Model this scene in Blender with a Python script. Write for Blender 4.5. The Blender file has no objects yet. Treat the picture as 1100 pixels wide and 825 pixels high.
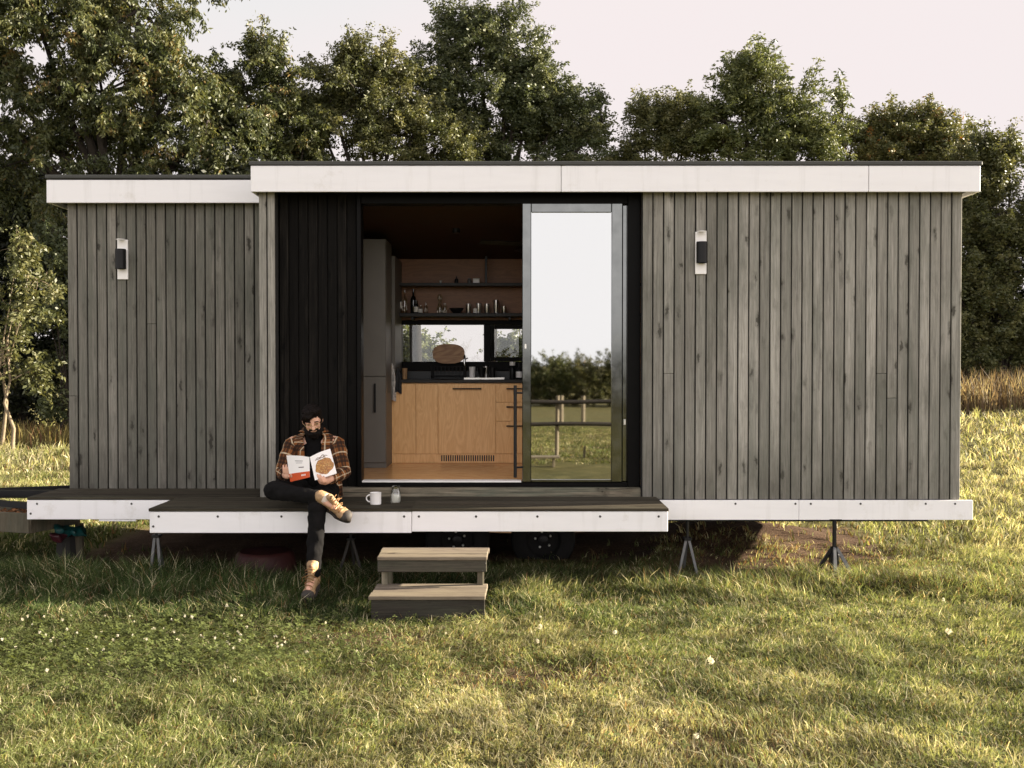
import bpy, math, random
import numpy as np
from mathutils import Vector, Matrix, noise as mnoise
R = math.radians
PI = math.pi
random.seed(11)
rng = np.random.default_rng(11)
SC = bpy.context.scene
COL = SC.collection

# ------------------------------------------------------------------ camera
CAM = Vector((0.0, -8.2, 1.67)); PITCH = R(1.05); FOC = 1123.0
def W(px, py, Y):
    """world point at depth plane Y seen at photo pixel (px, py)"""
    u = (px - 550) / FOC; v = (412.5 - py) / FOC
    d = Vector((u, math.cos(PITCH) + v*math.sin(PITCH), -math.sin(PITCH) + v*math.cos(PITCH)))
    t = (Y - CAM.y) / d.y
    return CAM + d * t
cam_d = bpy.data.cameras.new('camera'); cam = bpy.data.objects.new('camera', cam_d); COL.objects.link(cam)
cam.location = CAM; cam.rotation_euler = (R(90) - PITCH, 0, 0)
cam_d.sensor_width = 36; cam_d.lens = 36 * FOC / 1100; cam_d.clip_end = 6000; cam_d.clip_start = 0.05
SC.camera = cam

# ------------------------------------------------------------------ world and sun
EXPO = 2.2; FRONT = 1.6
SUN_EL = R(16.5); SUN_AZ = R(9.5)              # azimuth measured from +X towards +Y
sd = Vector((math.cos(SUN_EL)*math.cos(SUN_AZ), math.cos(SUN_EL)*math.sin(SUN_AZ), math.sin(SUN_EL)))
ld = bpy.data.lights.new('sun', 'SUN'); ld.energy = 5.0; ld.angle = R(0.6); ld.color = (1.0, 0.885, 0.70)
lo = bpy.data.objects.new('sun', ld); COL.objects.link(lo); lo.rotation_euler = sd.to_track_quat('Z', 'Y').to_euler()
lo.location = sd * 60
w = bpy.data.worlds.new('World'); SC.world = w; w.use_nodes = True
nt = w.node_tree; nt.nodes.clear()
sky = nt.nodes.new('ShaderNodeTexSky'); sky.sky_type = 'NISHITA'; sky.sun_disc = False
sky.sun_elevation = SUN_EL; sky.sun_rotation = R(90) - SUN_AZ; sky.dust_density = 4.0; sky.air_density = 1.0; sky.ozone_density = 1.0
hs = nt.nodes.new('ShaderNodeHueSaturation'); hs.inputs['Saturation'].default_value = 0.22
tint = nt.nodes.new('ShaderNodeMix'); tint.data_type = 'RGBA'; tint.blend_type = 'MULTIPLY'; tint.inputs[0].default_value = 1.0
tint.inputs[7].default_value = (1.0, 0.93, 0.90, 1)
bg = nt.nodes.new('ShaderNodeBackground'); bg.inputs[1].default_value = 0.07
wo = nt.nodes.new('ShaderNodeOutputWorld')
nt.links.new(sky.outputs[0], hs.inputs['Color']); nt.links.new(hs.outputs[0], tint.inputs[6])
# front sky patch brightened, added to light the cabin front and kitchen
tc = nt.nodes.new('ShaderNodeTexCoord')
sv = nt.nodes.new('ShaderNodeVectorMath'); sv.operation = 'MAXIMUM'; nt.links.new(tc.outputs['Generated'], sv.inputs[0]); sv.inputs[1].default_value = (-9, -9, 0.27)
sn = nt.nodes.new('ShaderNodeVectorMath'); sn.operation = 'NORMALIZE'; nt.links.new(sv.outputs[0], sn.inputs[0]); nt.links.new(sn.outputs[0], sky.inputs['Vector'])
sx_ = nt.nodes.new('ShaderNodeSeparateXYZ'); nt.links.new(tc.outputs['Generated'], sx_.inputs[0])
def mr(sock, a, b, c, d):
    q = nt.nodes.new('ShaderNodeMapRange'); q.interpolation_type = 'SMOOTHSTEP'; nt.links.new(sock, q.inputs[0])
    for i, v in enumerate((a, b, c, d)): q.inputs[1+i].default_value = v
    return q.outputs[0]
def vmul(a, b):
    q = nt.nodes.new('ShaderNodeVectorMath'); q.operation = 'SCALE'; nt.links.new(a, q.inputs[0]); nt.links.new(b, q.inputs['Scale']); return q.outputs[0]
fr_ = nt.nodes.new('ShaderNodeMath'); fr_.operation = 'ADD'; nt.links.new(mr(sx_.outputs[1], 0.3, -0.3, 1.2, 1.25), fr_.inputs[0]); nt.links.new(mr(sx_.outputs[1], -0.45, -0.95, 0.0, FRONT), fr_.inputs[1])
boosted_sky = vmul(tint.outputs[2], fr_.outputs[0])
capv = nt.nodes.new('ShaderNodeMath'); capv.operation = 'ADD'; nt.links.new(mr(sx_.outputs[2], 0.42, 0.8, 1.0, 3.0), capv.inputs[0]); nt.links.new(mr(sx_.outputs[1], 0.3, -0.2, 0.0, 1.5), capv.inputs[1])
capc = nt.nodes.new('ShaderNodeRGB'); k_ = 1/(0.07*2**EXPO); capc.outputs[0].default_value = (0.925*k_, 0.845*k_, 0.845*k_, 1)
mn = nt.nodes.new('ShaderNodeVectorMath'); mn.operation = 'MINIMUM'; nt.links.new(boosted_sky, mn.inputs[0]); nt.links.new(vmul(capc.outputs[0], capv.outputs[0]), mn.inputs[1])
nt.links.new(mn.outputs[0], bg.inputs[0]); nt.links.new(bg.outputs[0], wo.inputs[0])
SC.view_settings.view_transform = 'Standard'; SC.view_settings.look = 'None'
SC.view_settings.gamma = 1; SC.view_settings.exposure = EXPO
SC.view_settings.use_curve_mapping = False

# ------------------------------------------------------------------ node helper
class NB:
    def __init__(s, name):
        s.m = bpy.data.materials.new(name); s.m.use_nodes = True; s.t = s.m.node_tree; s.t.nodes.clear()
        s.out = s.t.nodes.new('ShaderNodeOutputMaterial')
    def n(s, t, **kw):
        x = s.t.nodes.new(t)
        for k, v in kw.items(): setattr(x, k, v)
        return x
    def l(s, a, b): s.t.links.new(a, b)
    def put(s, sock, v):
        if hasattr(v, 'is_output') or isinstance(v, bpy.types.NodeSocket): s.l(v, sock)
        elif isinstance(v, (tuple, list)) and len(v) == 3 and sock.type == 'RGBA': sock.default_value = (*v, 1)
        else: sock.default_value = v
    def obj(s): return s.n('ShaderNodeTexCoord').outputs['Object']
    def attr(s, name, out='Fac'): return s.n('ShaderNodeAttribute', attribute_name=name).outputs[out]
    def mapv(s, vec, scale=(1,1,1), loc=(0,0,0), rot=(0,0,0)):
        x = s.n('ShaderNodeMapping'); s.l(vec, x.inputs[0]); x.inputs[1].default_value = loc
        x.inputs[2].default_value = rot; x.inputs[3].default_value = scale; return x.outputs[0]
    def noise(s, vec, scale=5, detail=4, rough=0.55, out=0, dist=0):
        x = s.n('ShaderNodeTexNoise'); s.l(vec, x.inputs['Vector']); x.inputs['Scale'].default_value = scale
        x.inputs['Detail'].default_value = detail; x.inputs['Roughness'].default_value = rough
        x.inputs['Distortion'].default_value = dist; return x.outputs[out]
    def vor(s, vec, scale=1, out=0, rnd=1.0):
        x = s.n('ShaderNodeTexVoronoi'); s.l(vec, x.inputs['Vector']); x.inputs['Scale'].default_value = scale
        x.inputs['Randomness'].default_value = rnd; return x.outputs[out]
    def math(s, op, a, b=0.0, clamp=False):
        x = s.n('ShaderNodeMath', operation=op); x.use_clamp = clamp; s.put(x.inputs[0], a); s.put(x.inputs[1], b); return x.outputs[0]
    def mapr(s, v, a, b, c=0.0, d=1.0):
        x = s.n('ShaderNodeMapRange'); s.put(x.inputs[0], v)
        for i, q in enumerate((a, b, c, d)): x.inputs[1+i].default_value = q
        return x.outputs[0]
    def mix(s, f, a, b, mode='MIX'):
        x = s.n('ShaderNodeMix', data_type='RGBA', blend_type=mode); s.put(x.inputs[0], f); s.put(x.inputs[6], a); s.put(x.inputs[7], b); return x.outputs[2]
    def ramp(s, f, stops):
        x = s.n('ShaderNodeValToRGB'); s.put(x.inputs[0], f); e = x.color_ramp.elements
        while len(e) < len(stops): e.new(0.5)
        for q, (p, c) in zip(e, stops): q.position = p; q.color = (*c, 1)
        return x.outputs[0]
    def sep(s, v): x = s.n('ShaderNodeSeparateXYZ'); s.l(v, x.inputs[0]); return x.outputs
    def comb(s, x, y, z): q = s.n('ShaderNodeCombineXYZ'); s.put(q.inputs[0], x); s.put(q.inputs[1], y); s.put(q.inputs[2], z); return q.outputs[0]
    def vadd(s, a, b): x = s.n('ShaderNodeVectorMath', operation='ADD'); s.put(x.inputs[0], a); s.put(x.inputs[1], b); return x.outputs[0]
    def bump(s, h, strength=0.3, dist=0.01):
        x = s.n('ShaderNodeBump'); s.l(h, x.inputs['Height']); x.inputs['Strength'].default_value = strength; x.inputs['Distance'].default_value = dist; return x.outputs[0]
    def bsdf(s, col, rough=0.6, metal=0.0, normal=None, spec=0.5):
        x = s.n('ShaderNodeBsdfPrincipled'); s.put(x.inputs['Base Color'], col); s.put(x.inputs['Roughness'], rough)
        s.put(x.inputs['Metallic'], metal); s.put(x.inputs['Specular IOR Level'], spec)
        if normal is not None: s.l(normal, x.inputs['Normal'])
        return x.outputs[0]
    def done(s, sh): s.l(sh, s.out.inputs[0]); return s.m

M = {}
def plain(name, col, rough=0.55, metal=0.0, var=0.12, scale=9.0, bump=0.0, spec=0.4):
    b = NB(name); o = b.obj(); f = b.noise(o, scale, 5, 0.6)
    c = b.mix(b.mapr(f, 0.3, 0.7), tuple(x*(1-var) for x in col), tuple(min(1, x*(1+var)) for x in col))
    nrm = b.bump(b.noise(o, scale*9, 3), bump, 0.004) if bump else None
    M[name] = b.done(b.bsdf(c, b.mapr(f, 0.2, 0.8, rough-0.07, rough+0.07), metal, nrm, spec)); return M[name]

def cladding_mat(name, lo, mid, hi, dark, green=(0.12, 0.135, 0.10), kn=1.0, axis='Z', bump=0.5, streak=1.0):
    b = NB(name); o = b.obj(); t = b.attr('tone')
    if axis == 'X':
        q = b.sep(o); o = b.comb(q[1], q[2], q[0])
    o = b.vadd(o, b.comb(b.math('MULTIPLY', t, 37.0), b.math('MULTIPLY', t, 11.0), b.math('MULTIPLY', t, 53.0)))
    wv = b.noise(b.mapv(o, (14, 14, 1.6)), 1.0, 3, 0.5, out=1)
    og = b.vadd(o, b.mapv(wv, (0.012, 0.012, 0.0)))
    grain = b.noise(b.mapv(og, (85, 85, 2.0)), 1.0, 5, 0.68, dist=0.4)
    fine = b.noise(b.mapv(og, (230, 230, 6)), 1.0, 3, 0.65)
    blot = b.noise(b.mapv(o, (6, 6, 0.9)), 1.0, 5, 0.65); blot2 = b.noise(b.mapv(o, (16, 16, 4.5)), 1.0, 5, 0.7)
    c = b.ramp(b.math('ADD', b.math('MULTIPLY', b.mapr(grain, 0.33, 0.67), 0.5), b.math('MULTIPLY', t, 0.5)), [(0.12, lo), (0.5, mid), (0.88, hi)])
    c = b.mix(b.mapr(blot, 0.42, 0.68, 0, 0.8*streak), c, green)
    c = b.mix(b.mapr(fine, 0.50, 0.74, 0, 0.55), c, dark)
    c = b.mix(b.mapr(blot2, 0.52, 0.76, 0, 0.45), c, dark)
    if axis == 'Z':
        zz = b.sep(b.obj())[2]
        c = b.mix(b.math('MULTIPLY', b.mapr(zz, 0.62, 1.05, 0.75, 0), b.mapr(b.noise(b.mapv(b.obj(), (5, 5, 1.2)), 1.0, 5, 0.7), 0.35, 0.65)), c, dark)
        c = b.mix(b.mapr(b.noise(b.mapv(b.obj(), (1.1, 1.1, 0.55)), 1.0, 5, 0.65), 0.48, 0.70, 0, 0.45), c, dark)
    # knots: irregular, one or two to a board, each in a smear of dark grain
    ov = b.vadd(b.mapv(o, (11.5, 3, 3.6)), b.mapv(b.noise(b.mapv(o, (30, 30, 22)), 1.0, 3, out=1), (0.55, 0.1, 0.5)))
    d = b.vor(ov, 1.0); size = b.math('MULTIPLY', b.noise(b.mapv(o, (5, 5, 1.5)), 1.0, 1), 0.235)
    ring = b.math('SUBTRACT', d, size)
    c = b.mix(b.mapr(b.math('ADD', ring, b.math('MULTIPLY', b.math('SUBTRACT', blot2, 0.5), 0.5)), 0.0, 0.17, 0.55*kn, 0), c, dark)
    c = b.mix(b.mapr(ring, -0.03, 0.03, 0.9*kn, 0), c, tuple(x*0.7 for x in dark))
    h = b.math('SUBTRACT', b.math('ADD', grain, b.math('MULTIPLY', fine, 0.5)), b.mapr(ring, -0.03, 0.05, 0.5, 0))
    M[name] = b.done(b.bsdf(c, 0.82, 0, b.bump(h, bump, 0.003), 0.10)); return M[name]
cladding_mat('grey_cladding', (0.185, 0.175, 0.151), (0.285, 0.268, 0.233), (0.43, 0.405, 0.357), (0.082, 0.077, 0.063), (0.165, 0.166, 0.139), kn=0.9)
cladding_mat('wing_cladding', (0.112, 0.106, 0.089), (0.180, 0.169, 0.143), (0.295, 0.274, 0.237), (0.052, 0.048, 0.040), (0.115, 0.117, 0.097), kn=0.9)  # same boards as the grey cladding, in darker tones
cladding_mat('charred_cladding', (0.0032, 0.0028, 0.0024), (0.0068, 0.0058, 0.0049), (0.030, 0.026, 0.021), (0.003, 0.0027, 0.0024), (0.008, 0.007, 0.006), streak=0.5)
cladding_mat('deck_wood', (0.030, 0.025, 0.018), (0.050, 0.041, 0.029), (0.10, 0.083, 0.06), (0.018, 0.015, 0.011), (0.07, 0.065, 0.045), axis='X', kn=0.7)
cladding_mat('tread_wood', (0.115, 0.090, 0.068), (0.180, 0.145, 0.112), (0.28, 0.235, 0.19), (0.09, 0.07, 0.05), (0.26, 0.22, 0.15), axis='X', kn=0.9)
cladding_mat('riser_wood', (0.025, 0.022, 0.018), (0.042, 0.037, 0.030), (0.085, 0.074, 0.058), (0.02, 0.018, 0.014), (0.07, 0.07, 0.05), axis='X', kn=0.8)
cladding_mat('post_wood', (0.16, 0.13, 0.09), (0.24, 0.20, 0.14), (0.32, 0.27, 0.20), (0.06, 0.05, 0.035), kn=0.6)
cladding_mat('old_sill_wood', (0.035, 0.028, 0.021), (0.07, 0.056, 0.041), (0.34, 0.28, 0.20), (0.02, 0.017, 0.013), axis='X', kn=1)

def white_panel():
    b = NB('white_panel'); o = b.obj()
    f = b.noise(b.mapv(o, (0.7, 1, 5)), 2.2, 6, 0.65); g = b.noise(b.mapv(o, (14, 14, 1.2)), 1.0, 4, 0.6); v = b.noise(o, 3.0, 6, 0.7)
    c = b.mix(b.mapr(f, 0.45, 0.75, 0, 0.35), (0.84, 0.822, 0.828), (0.72, 0.70, 0.70))
    c = b.mix(b.mapr(g, 0.54, 0.78, 0, 0.32), c, (0.52, 0.50, 0.47))
    c = b.mix(b.mapr(v, 0.60, 0.78, 0, 0.55), c, (0.48, 0.44, 0.36))
    M['white_panel'] = b.done(b.bsdf(c, 0.5, 0, b.bump(f, 0.08, 0.004)))
white_panel()
def plywood(name, a, c2, rough=0.42, axis='X'):
    b = NB(name); o = b.obj(); t = b.attr('tone')
    if axis == 'Z': q = b.sep(o); o = b.comb(q[2], q[1], q[0])
    o = b.vadd(o, b.comb(b.math('MULTIPLY', t, 9.0), b.math('MULTIPLY', t, 21.0), b.math('MULTIPLY', t, 5.0)))
    wv = b.noise(b.mapv(o, (0.9, 2, 5.5)), 1.6, 3, 0.5, dist=1.2)
    rings = b.math('FRACT', b.math('MULTIPLY', wv, 9.0)); rings = b.math('ABSOLUTE', b.math('SUBTRACT', rings, 0.5))
    fine = b.noise(b.mapv(o, (3, 60, 120)), 1.0, 3)
    c = b.mix(b.mapr(b.math('ADD', b.math('MULTIPLY', rings, 0.9), b.math('MULTIPLY', fine, 0.5)), 0.1, 0.8), a, c2)
    M[name] = b.done(b.bsdf(c, rough, 0, b.bump(fine, 0.06, 0.002)))
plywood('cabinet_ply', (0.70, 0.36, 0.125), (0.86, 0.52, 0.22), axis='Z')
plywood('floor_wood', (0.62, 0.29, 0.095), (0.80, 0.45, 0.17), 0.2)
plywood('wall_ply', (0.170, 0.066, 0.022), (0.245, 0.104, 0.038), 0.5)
plywood('bounce_ply', (0.62, 0.50, 0.36), (0.72, 0.60, 0.45), 0.5)  # unseen lining made pale to bounce light into the kitchen
plywood('cutting_board_wood', (0.22, 0.095, 0.035), (0.46, 0.25, 0.11), 0.5)
plain('black_metal', (0.010, 0.0095, 0.0095), 0.4, spec=0.25)
plain('black_rubber', (0.012, 0.0115, 0.011), 0.8, spec=0.15)
plain('roof_membrane', (0.045, 0.045, 0.04), 0.6)
plain('dark_frame', (0.0042, 0.0038, 0.0035), 0.45, var=0.25, spec=0.07)
plain('door_metal', (0.15, 0.152, 0.147), 0.13, 1.0, var=0.15)
plain('void_dark', (0.02, 0.018, 0.016), 0.9)
plain('underfloor', (0.012, 0.011, 0.010), 0.9, spec=0.1)
plain('cupboard_grey', (0.125, 0.115, 0.098), 0.5, var=0.05)
plain('worktop', (0.022, 0.020, 0.018), 0.4, spec=0.2)
plain('ceiling_dark', (0.045, 0.026, 0.019), 0.7, spec=0.15)
plain('backsplash', (0.012, 0.012, 0.012), 0.4)
plain('white_enamel', (0.88, 0.86, 0.83), 0.22, var=0.02)
plain('milk', (0.85, 0.82, 0.77), 0.5, var=0.03)
plain('chrome', (0.75, 0.75, 0.74), 0.16, 1.0, var=0.05)
plain('steel', (0.58, 0.56, 0.53), 0.3, 1.0, var=0.1)
plain('galvanised', (0.13, 0.13, 0.13), 0.5, 0.4, var=0.25)
plain('white_ceramic', (0.78, 0.75, 0.72), 0.3, var=0.03)
plain('alu_sill', (0.80, 0.78, 0.75), 0.4, 0.0, var=0.06)
plain('label_paper', (0.75, 0.71, 0.64), 0.7, var=0.05)
plain('screw_steel', (0.07, 0.065, 0.06), 0.5, 0.5)
plain('bright_bolt', (0.85, 0.83, 0.78), 0.3, 0.6, var=0.05)
plain('skin', (0.66, 0.375, 0.26), 0.5, var=0.10, scale=25)
plain('hair_dark', (0.0062, 0.0036, 0.0026), 0.6, var=0.6, scale=70, bump=0.8, spec=0.14)
plain('black_denim', (0.0075, 0.0068, 0.0068), 0.9, var=0.35, scale=14, bump=0.35, spec=0.1)
plain('black_knit', (0.006, 0.0055, 0.0055), 0.9, var=0.3, scale=20, bump=0.3, spec=0.08)
plain('boot_leather', (0.34, 0.215, 0.112), 0.6, var=0.22, scale=30, bump=0.35)
plain('boot_lace', (0.20, 0.10, 0.035), 0.8)
plain('boot_rubber', (0.045, 0.036, 0.03), 0.7, var=0.3)
plain('sock_wool', (0.62, 0.52, 0.44), 0.9)
plain('brass_wire', (0.55, 0.38, 0.18), 0.25, 1.0)
plain('eye_dark', (0.03, 0.02, 0.015), 0.2)
plain('paper', (0.84, 0.81, 0.78), 0.55, var=0.02)
plain('cover_white', (0.90, 0.87, 0.86), 0.35, var=0.02)
plain('cover_red', (0.60, 0.085, 0.022), 0.4, var=0.06)
plain('print_dark', (0.08, 0.05, 0.06), 0.5)
plain('print_brown', (0.17, 0.09, 0.045), 0.5)
plain('red_plastic', (0.042, 0.010, 0.009), 0.55, var=0.2)
plain('teal_plastic', (0.006, 0.055, 0.054), 0.45, var=0.3)
plain('maroon_plastic', (0.045, 0.008, 0.012), 0.45, var=0.2)
plain('dry_leaf', (0.20, 0.085, 0.03), 0.8, var=0.5, scale=25)
plain('bark', (0.030, 0.023, 0.017), 0.9, var=0.35, scale=14, bump=0.8)
plain('shaded_bark', (0.010, 0.008, 0.006), 0.9, var=0.35, scale=14, bump=0.8, spec=0.1)  # bark coloured darker to stand in for shade on the trunk
plain('pale_bark', (0.20, 0.155, 0.10), 0.85, var=0.3, scale=18, bump=0.6)
plain('fence_wood', (0.24, 0.20, 0.14), 0.8, var=0.25)
plain('rail_dark', (0.035, 0.03, 0.026), 0.8, var=0.3)
plain('towel_cloth', (0.50, 0.47, 0.43), 0.95, var=0.5, scale=40)
plain('dark_cloth', (0.03, 0.03, 0.033), 0.95)
plain('wood_cup', (0.42, 0.24, 0.11), 0.6)
plain('lamp_plate', (0.86, 0.83, 0.80), 0.45, var=0.04)
plain('lamp_black', (0.010, 0.0095, 0.0095), 0.4, spec=0.2)
def food_mat():
    b = NB('food_photo'); o = b.obj(); v = b.vor(o, 150, 1); d = b.vor(o, 150, 0); n = b.noise(o, 60, 4)
    c = b.ramp(b.sep(v)[0], [(0.0, (0.42, 0.17, 0.03)), (0.35, (0.62, 0.33, 0.08)), (0.6, (0.50, 0.22, 0.05)), (0.8, (0.30, 0.10, 0.03)), (1.0, (0.72, 0.48, 0.17))])
    c = b.mix(b.mapr(d, 0.3, 0.7, 0, 0.6), c, (0.16, 0.06, 0.015)); c = b.mix(b.mapr(n, 0.62, 0.7), c, (0.12, 0.16, 0.03))
    M['food_photo'] = b.done(b.bsdf(c, 0.4))
food_mat()
def glass_mat(name, refl, tintc, rough=0.0):
    b = NB(name); g = b.n('ShaderNodeBsdfGlossy'); g.inputs['Roughness'].default_value = rough; g.inputs['Color'].default_value = (0.97, 0.97, 0.96, 1)
    t = b.n('ShaderNodeBsdfTransparent'); t.inputs['Color'].default_value = (*tintc, 1)
    lw = b.n('ShaderNodeLayerWeight'); lw.inputs['Blend'].default_value = 0.35
    f = b.math('ADD', refl, b.math('MULTIPLY', lw.outputs['Fresnel'], 0.5), True)
    x = b.n('ShaderNodeMixShader'); b.l(f, x.inputs[0]); b.l(t.outputs[0], x.inputs[1]); b.l(g.outputs[0], x.inputs[2])
    M[name] = b.done(x.outputs[0])
glass_mat('coated_glass', 0.40, (0.16, 0.165, 0.16), 0.018)
glass_mat('clear_pane', 0.02, (0.90, 0.91, 0.90))
glass_mat('bottle_clear', 0.06, (0.80, 0.78, 0.72))
glass_mat('bottle_green', 0.05, (0.10, 0.10, 0.06))
def plaid_mat():
    b = NB('plaid_flannel'); q = b.sep(b.attr('uvp', 'Vector'))
    def bands(v, per):
        f = b.math('FRACT', b.math('DIVIDE', v, per))
        wide = b.math('MULTIPLY', b.math('GREATER_THAN', f, 0.08), b.math('LESS_THAN', f, 0.52))
        cut = b.math('MULTIPLY', b.math('GREATER_THAN', f, 0.24), b.math('LESS_THAN', f, 0.34))
        line = b.math('ADD', b.math('MULTIPLY', b.math('GREATER_THAN', f, 0.70), b.math('LESS_THAN', f, 0.79)), b.math('MULTIPLY', cut, 0.0))
        return b.math('SUBTRACT', wide, b.math('MULTIPLY', cut, 0.5)), line
    wu, lu = bands(q[0], 0.105); wv, lv = bands(q[1], 0.115)
    c = b.mix(b.math('MULTIPLY', wu, 0.80), (0.235, 0.085, 0.024), (0.016, 0.010, 0.008))
    c = b.mix(b.math('MULTIPLY', wv, 0.80), c, (0.016, 0.010, 0.008))
    c = b.mix(b.math('MULTIPLY', lu, 0.72), c, (0.62, 0.50, 0.34)); c = b.mix(b.math('MULTIPLY', lv, 0.72), c, (0.62, 0.50, 0.34))
    n = b.noise(b.obj(), 35, 4)
    c = b.mix(b.mapr(n, 0.4, 0.7, 0, 0.35), c, (0.06, 0.028, 0.015))
    M['plaid_flannel'] = b.done(b.bsdf(c, 0.9, 0, b.bump(b.noise(b.obj(), 22, 4), 0.5, 0.012), 0.2))
plaid_mat()
def leaf_mat(name, stops, trans=0.25, rough=0.48):
    b = NB(name); t = b.attr('tone'); c = b.ramp(t, stops)
    p = b.bsdf(c, rough, 0, None, 0.35); tr = b.n('ShaderNodeBsdfTranslucent')
    c2 = b.mix(0.5, c, (1.0, 0.95, 0.35), 'MULTIPLY'); c3 = b.mix(1.0, c2, (1.6, 1.6, 1.6), 'MULTIPLY'); b.l(c3, tr.inputs[0])
    x = b.n('ShaderNodeMixShader'); x.inputs[0].default_value = trans; b.l(p, x.inputs[1]); b.l(tr.outputs[0], x.inputs[2])
    M[name] = b.done(x.outputs[0])
leaf_mat('leaf_cherry', [(0, (0.032, 0.042, 0.014)), (0.5, (0.070, 0.079, 0.027)), (0.95, (0.15, 0.145, 0.055)), (1, (0.18, 0.12, 0.045))])
leaf_mat('leaf_olive', [(0, (0.045, 0.053, 0.017)), (0.5, (0.088, 0.092, 0.032)), (1, (0.155, 0.145, 0.058))])
leaf_mat('leaf_green', [(0, (0.036, 0.047, 0.019)), (0.5, (0.070, 0.083, 0.034)), (1, (0.125, 0.130, 0.056))])
leaf_mat('leaf_fresh', [(0, (0.050, 0.064, 0.020)), (0.5, (0.100, 0.113, 0.036)), (1, (0.165, 0.168, 0.062))])
leaf_mat('leaf_yellow', [(0, (0.055, 0.064, 0.020)), (0.5, (0.115, 0.115, 0.038)), (0.95, (0.19, 0.170, 0.062)), (1, (0.26, 0.12, 0.03))])
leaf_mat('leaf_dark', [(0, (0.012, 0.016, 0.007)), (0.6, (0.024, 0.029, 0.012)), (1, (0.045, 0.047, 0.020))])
def grass_mat():
    b = NB('grass_blades'); c = b.attr('gcol', 'Color'); p = b.bsdf(c, 0.68, 0, None, 0.18)
    tr = b.n('ShaderNodeBsdfTranslucent'); b.l(b.mix(1.0, c, (1.25, 1.2, 0.8), 'MULTIPLY'), tr.inputs[0])
    x = b.n('ShaderNodeMixShader'); x.inputs[0].default_value = 0.42; b.l(p, x.inputs[1]); b.l(tr.outputs[0], x.inputs[2])
    M['grass_blades'] = b.done(x.outputs[0])
grass_mat()
def ground_mat():
    b = NB('meadow_ground'); o = b.obj(); d = b.attr('dirt')
    big = b.noise(o, 0.35, 4, 0.6); mid = b.noise(o, 2.6, 6, 0.65); fine = b.noise(o, 45, 5, 0.7); grit = b.noise(o, 160, 3, 0.7)
    g = b.ramp(b.math('ADD', b.math('MULTIPLY', mid, 0.6), b.math('MULTIPLY', fine, 0.4)), [(0.3, (0.045, 0.048, 0.017)), (0.5, (0.12, 0.115, 0.045)), (0.7, (0.26, 0.23, 0.11))])
    g = b.mix(b.mapr(big, 0.4, 0.65, 0, 0.55), g, (0.15, 0.125, 0.045))
    s = b.ramp(b.math('ADD', b.math('MULTIPLY', fine, 0.6), b.math('MULTIPLY', mid, 0.4)), [(0.3, (0.035, 0.020, 0.012)), (0.5, (0.095, 0.058, 0.037)), (0.72, (0.24, 0.165, 0.11))])
    c = b.mix(b.mapr(b.math('ADD', d, b.math('MULTIPLY', b.math('SUBTRACT', fine, 0.5), 0.9)), 0.35, 0.65), g, s)
    h = b.math('ADD', fine, b.math('MULTIPLY', grit, 0.4))
    M['meadow_ground'] = b.done(b.bsdf(c, 0.95, 0, b.bump(h, 0.9, 0.03), 0.1))
ground_mat()

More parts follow.
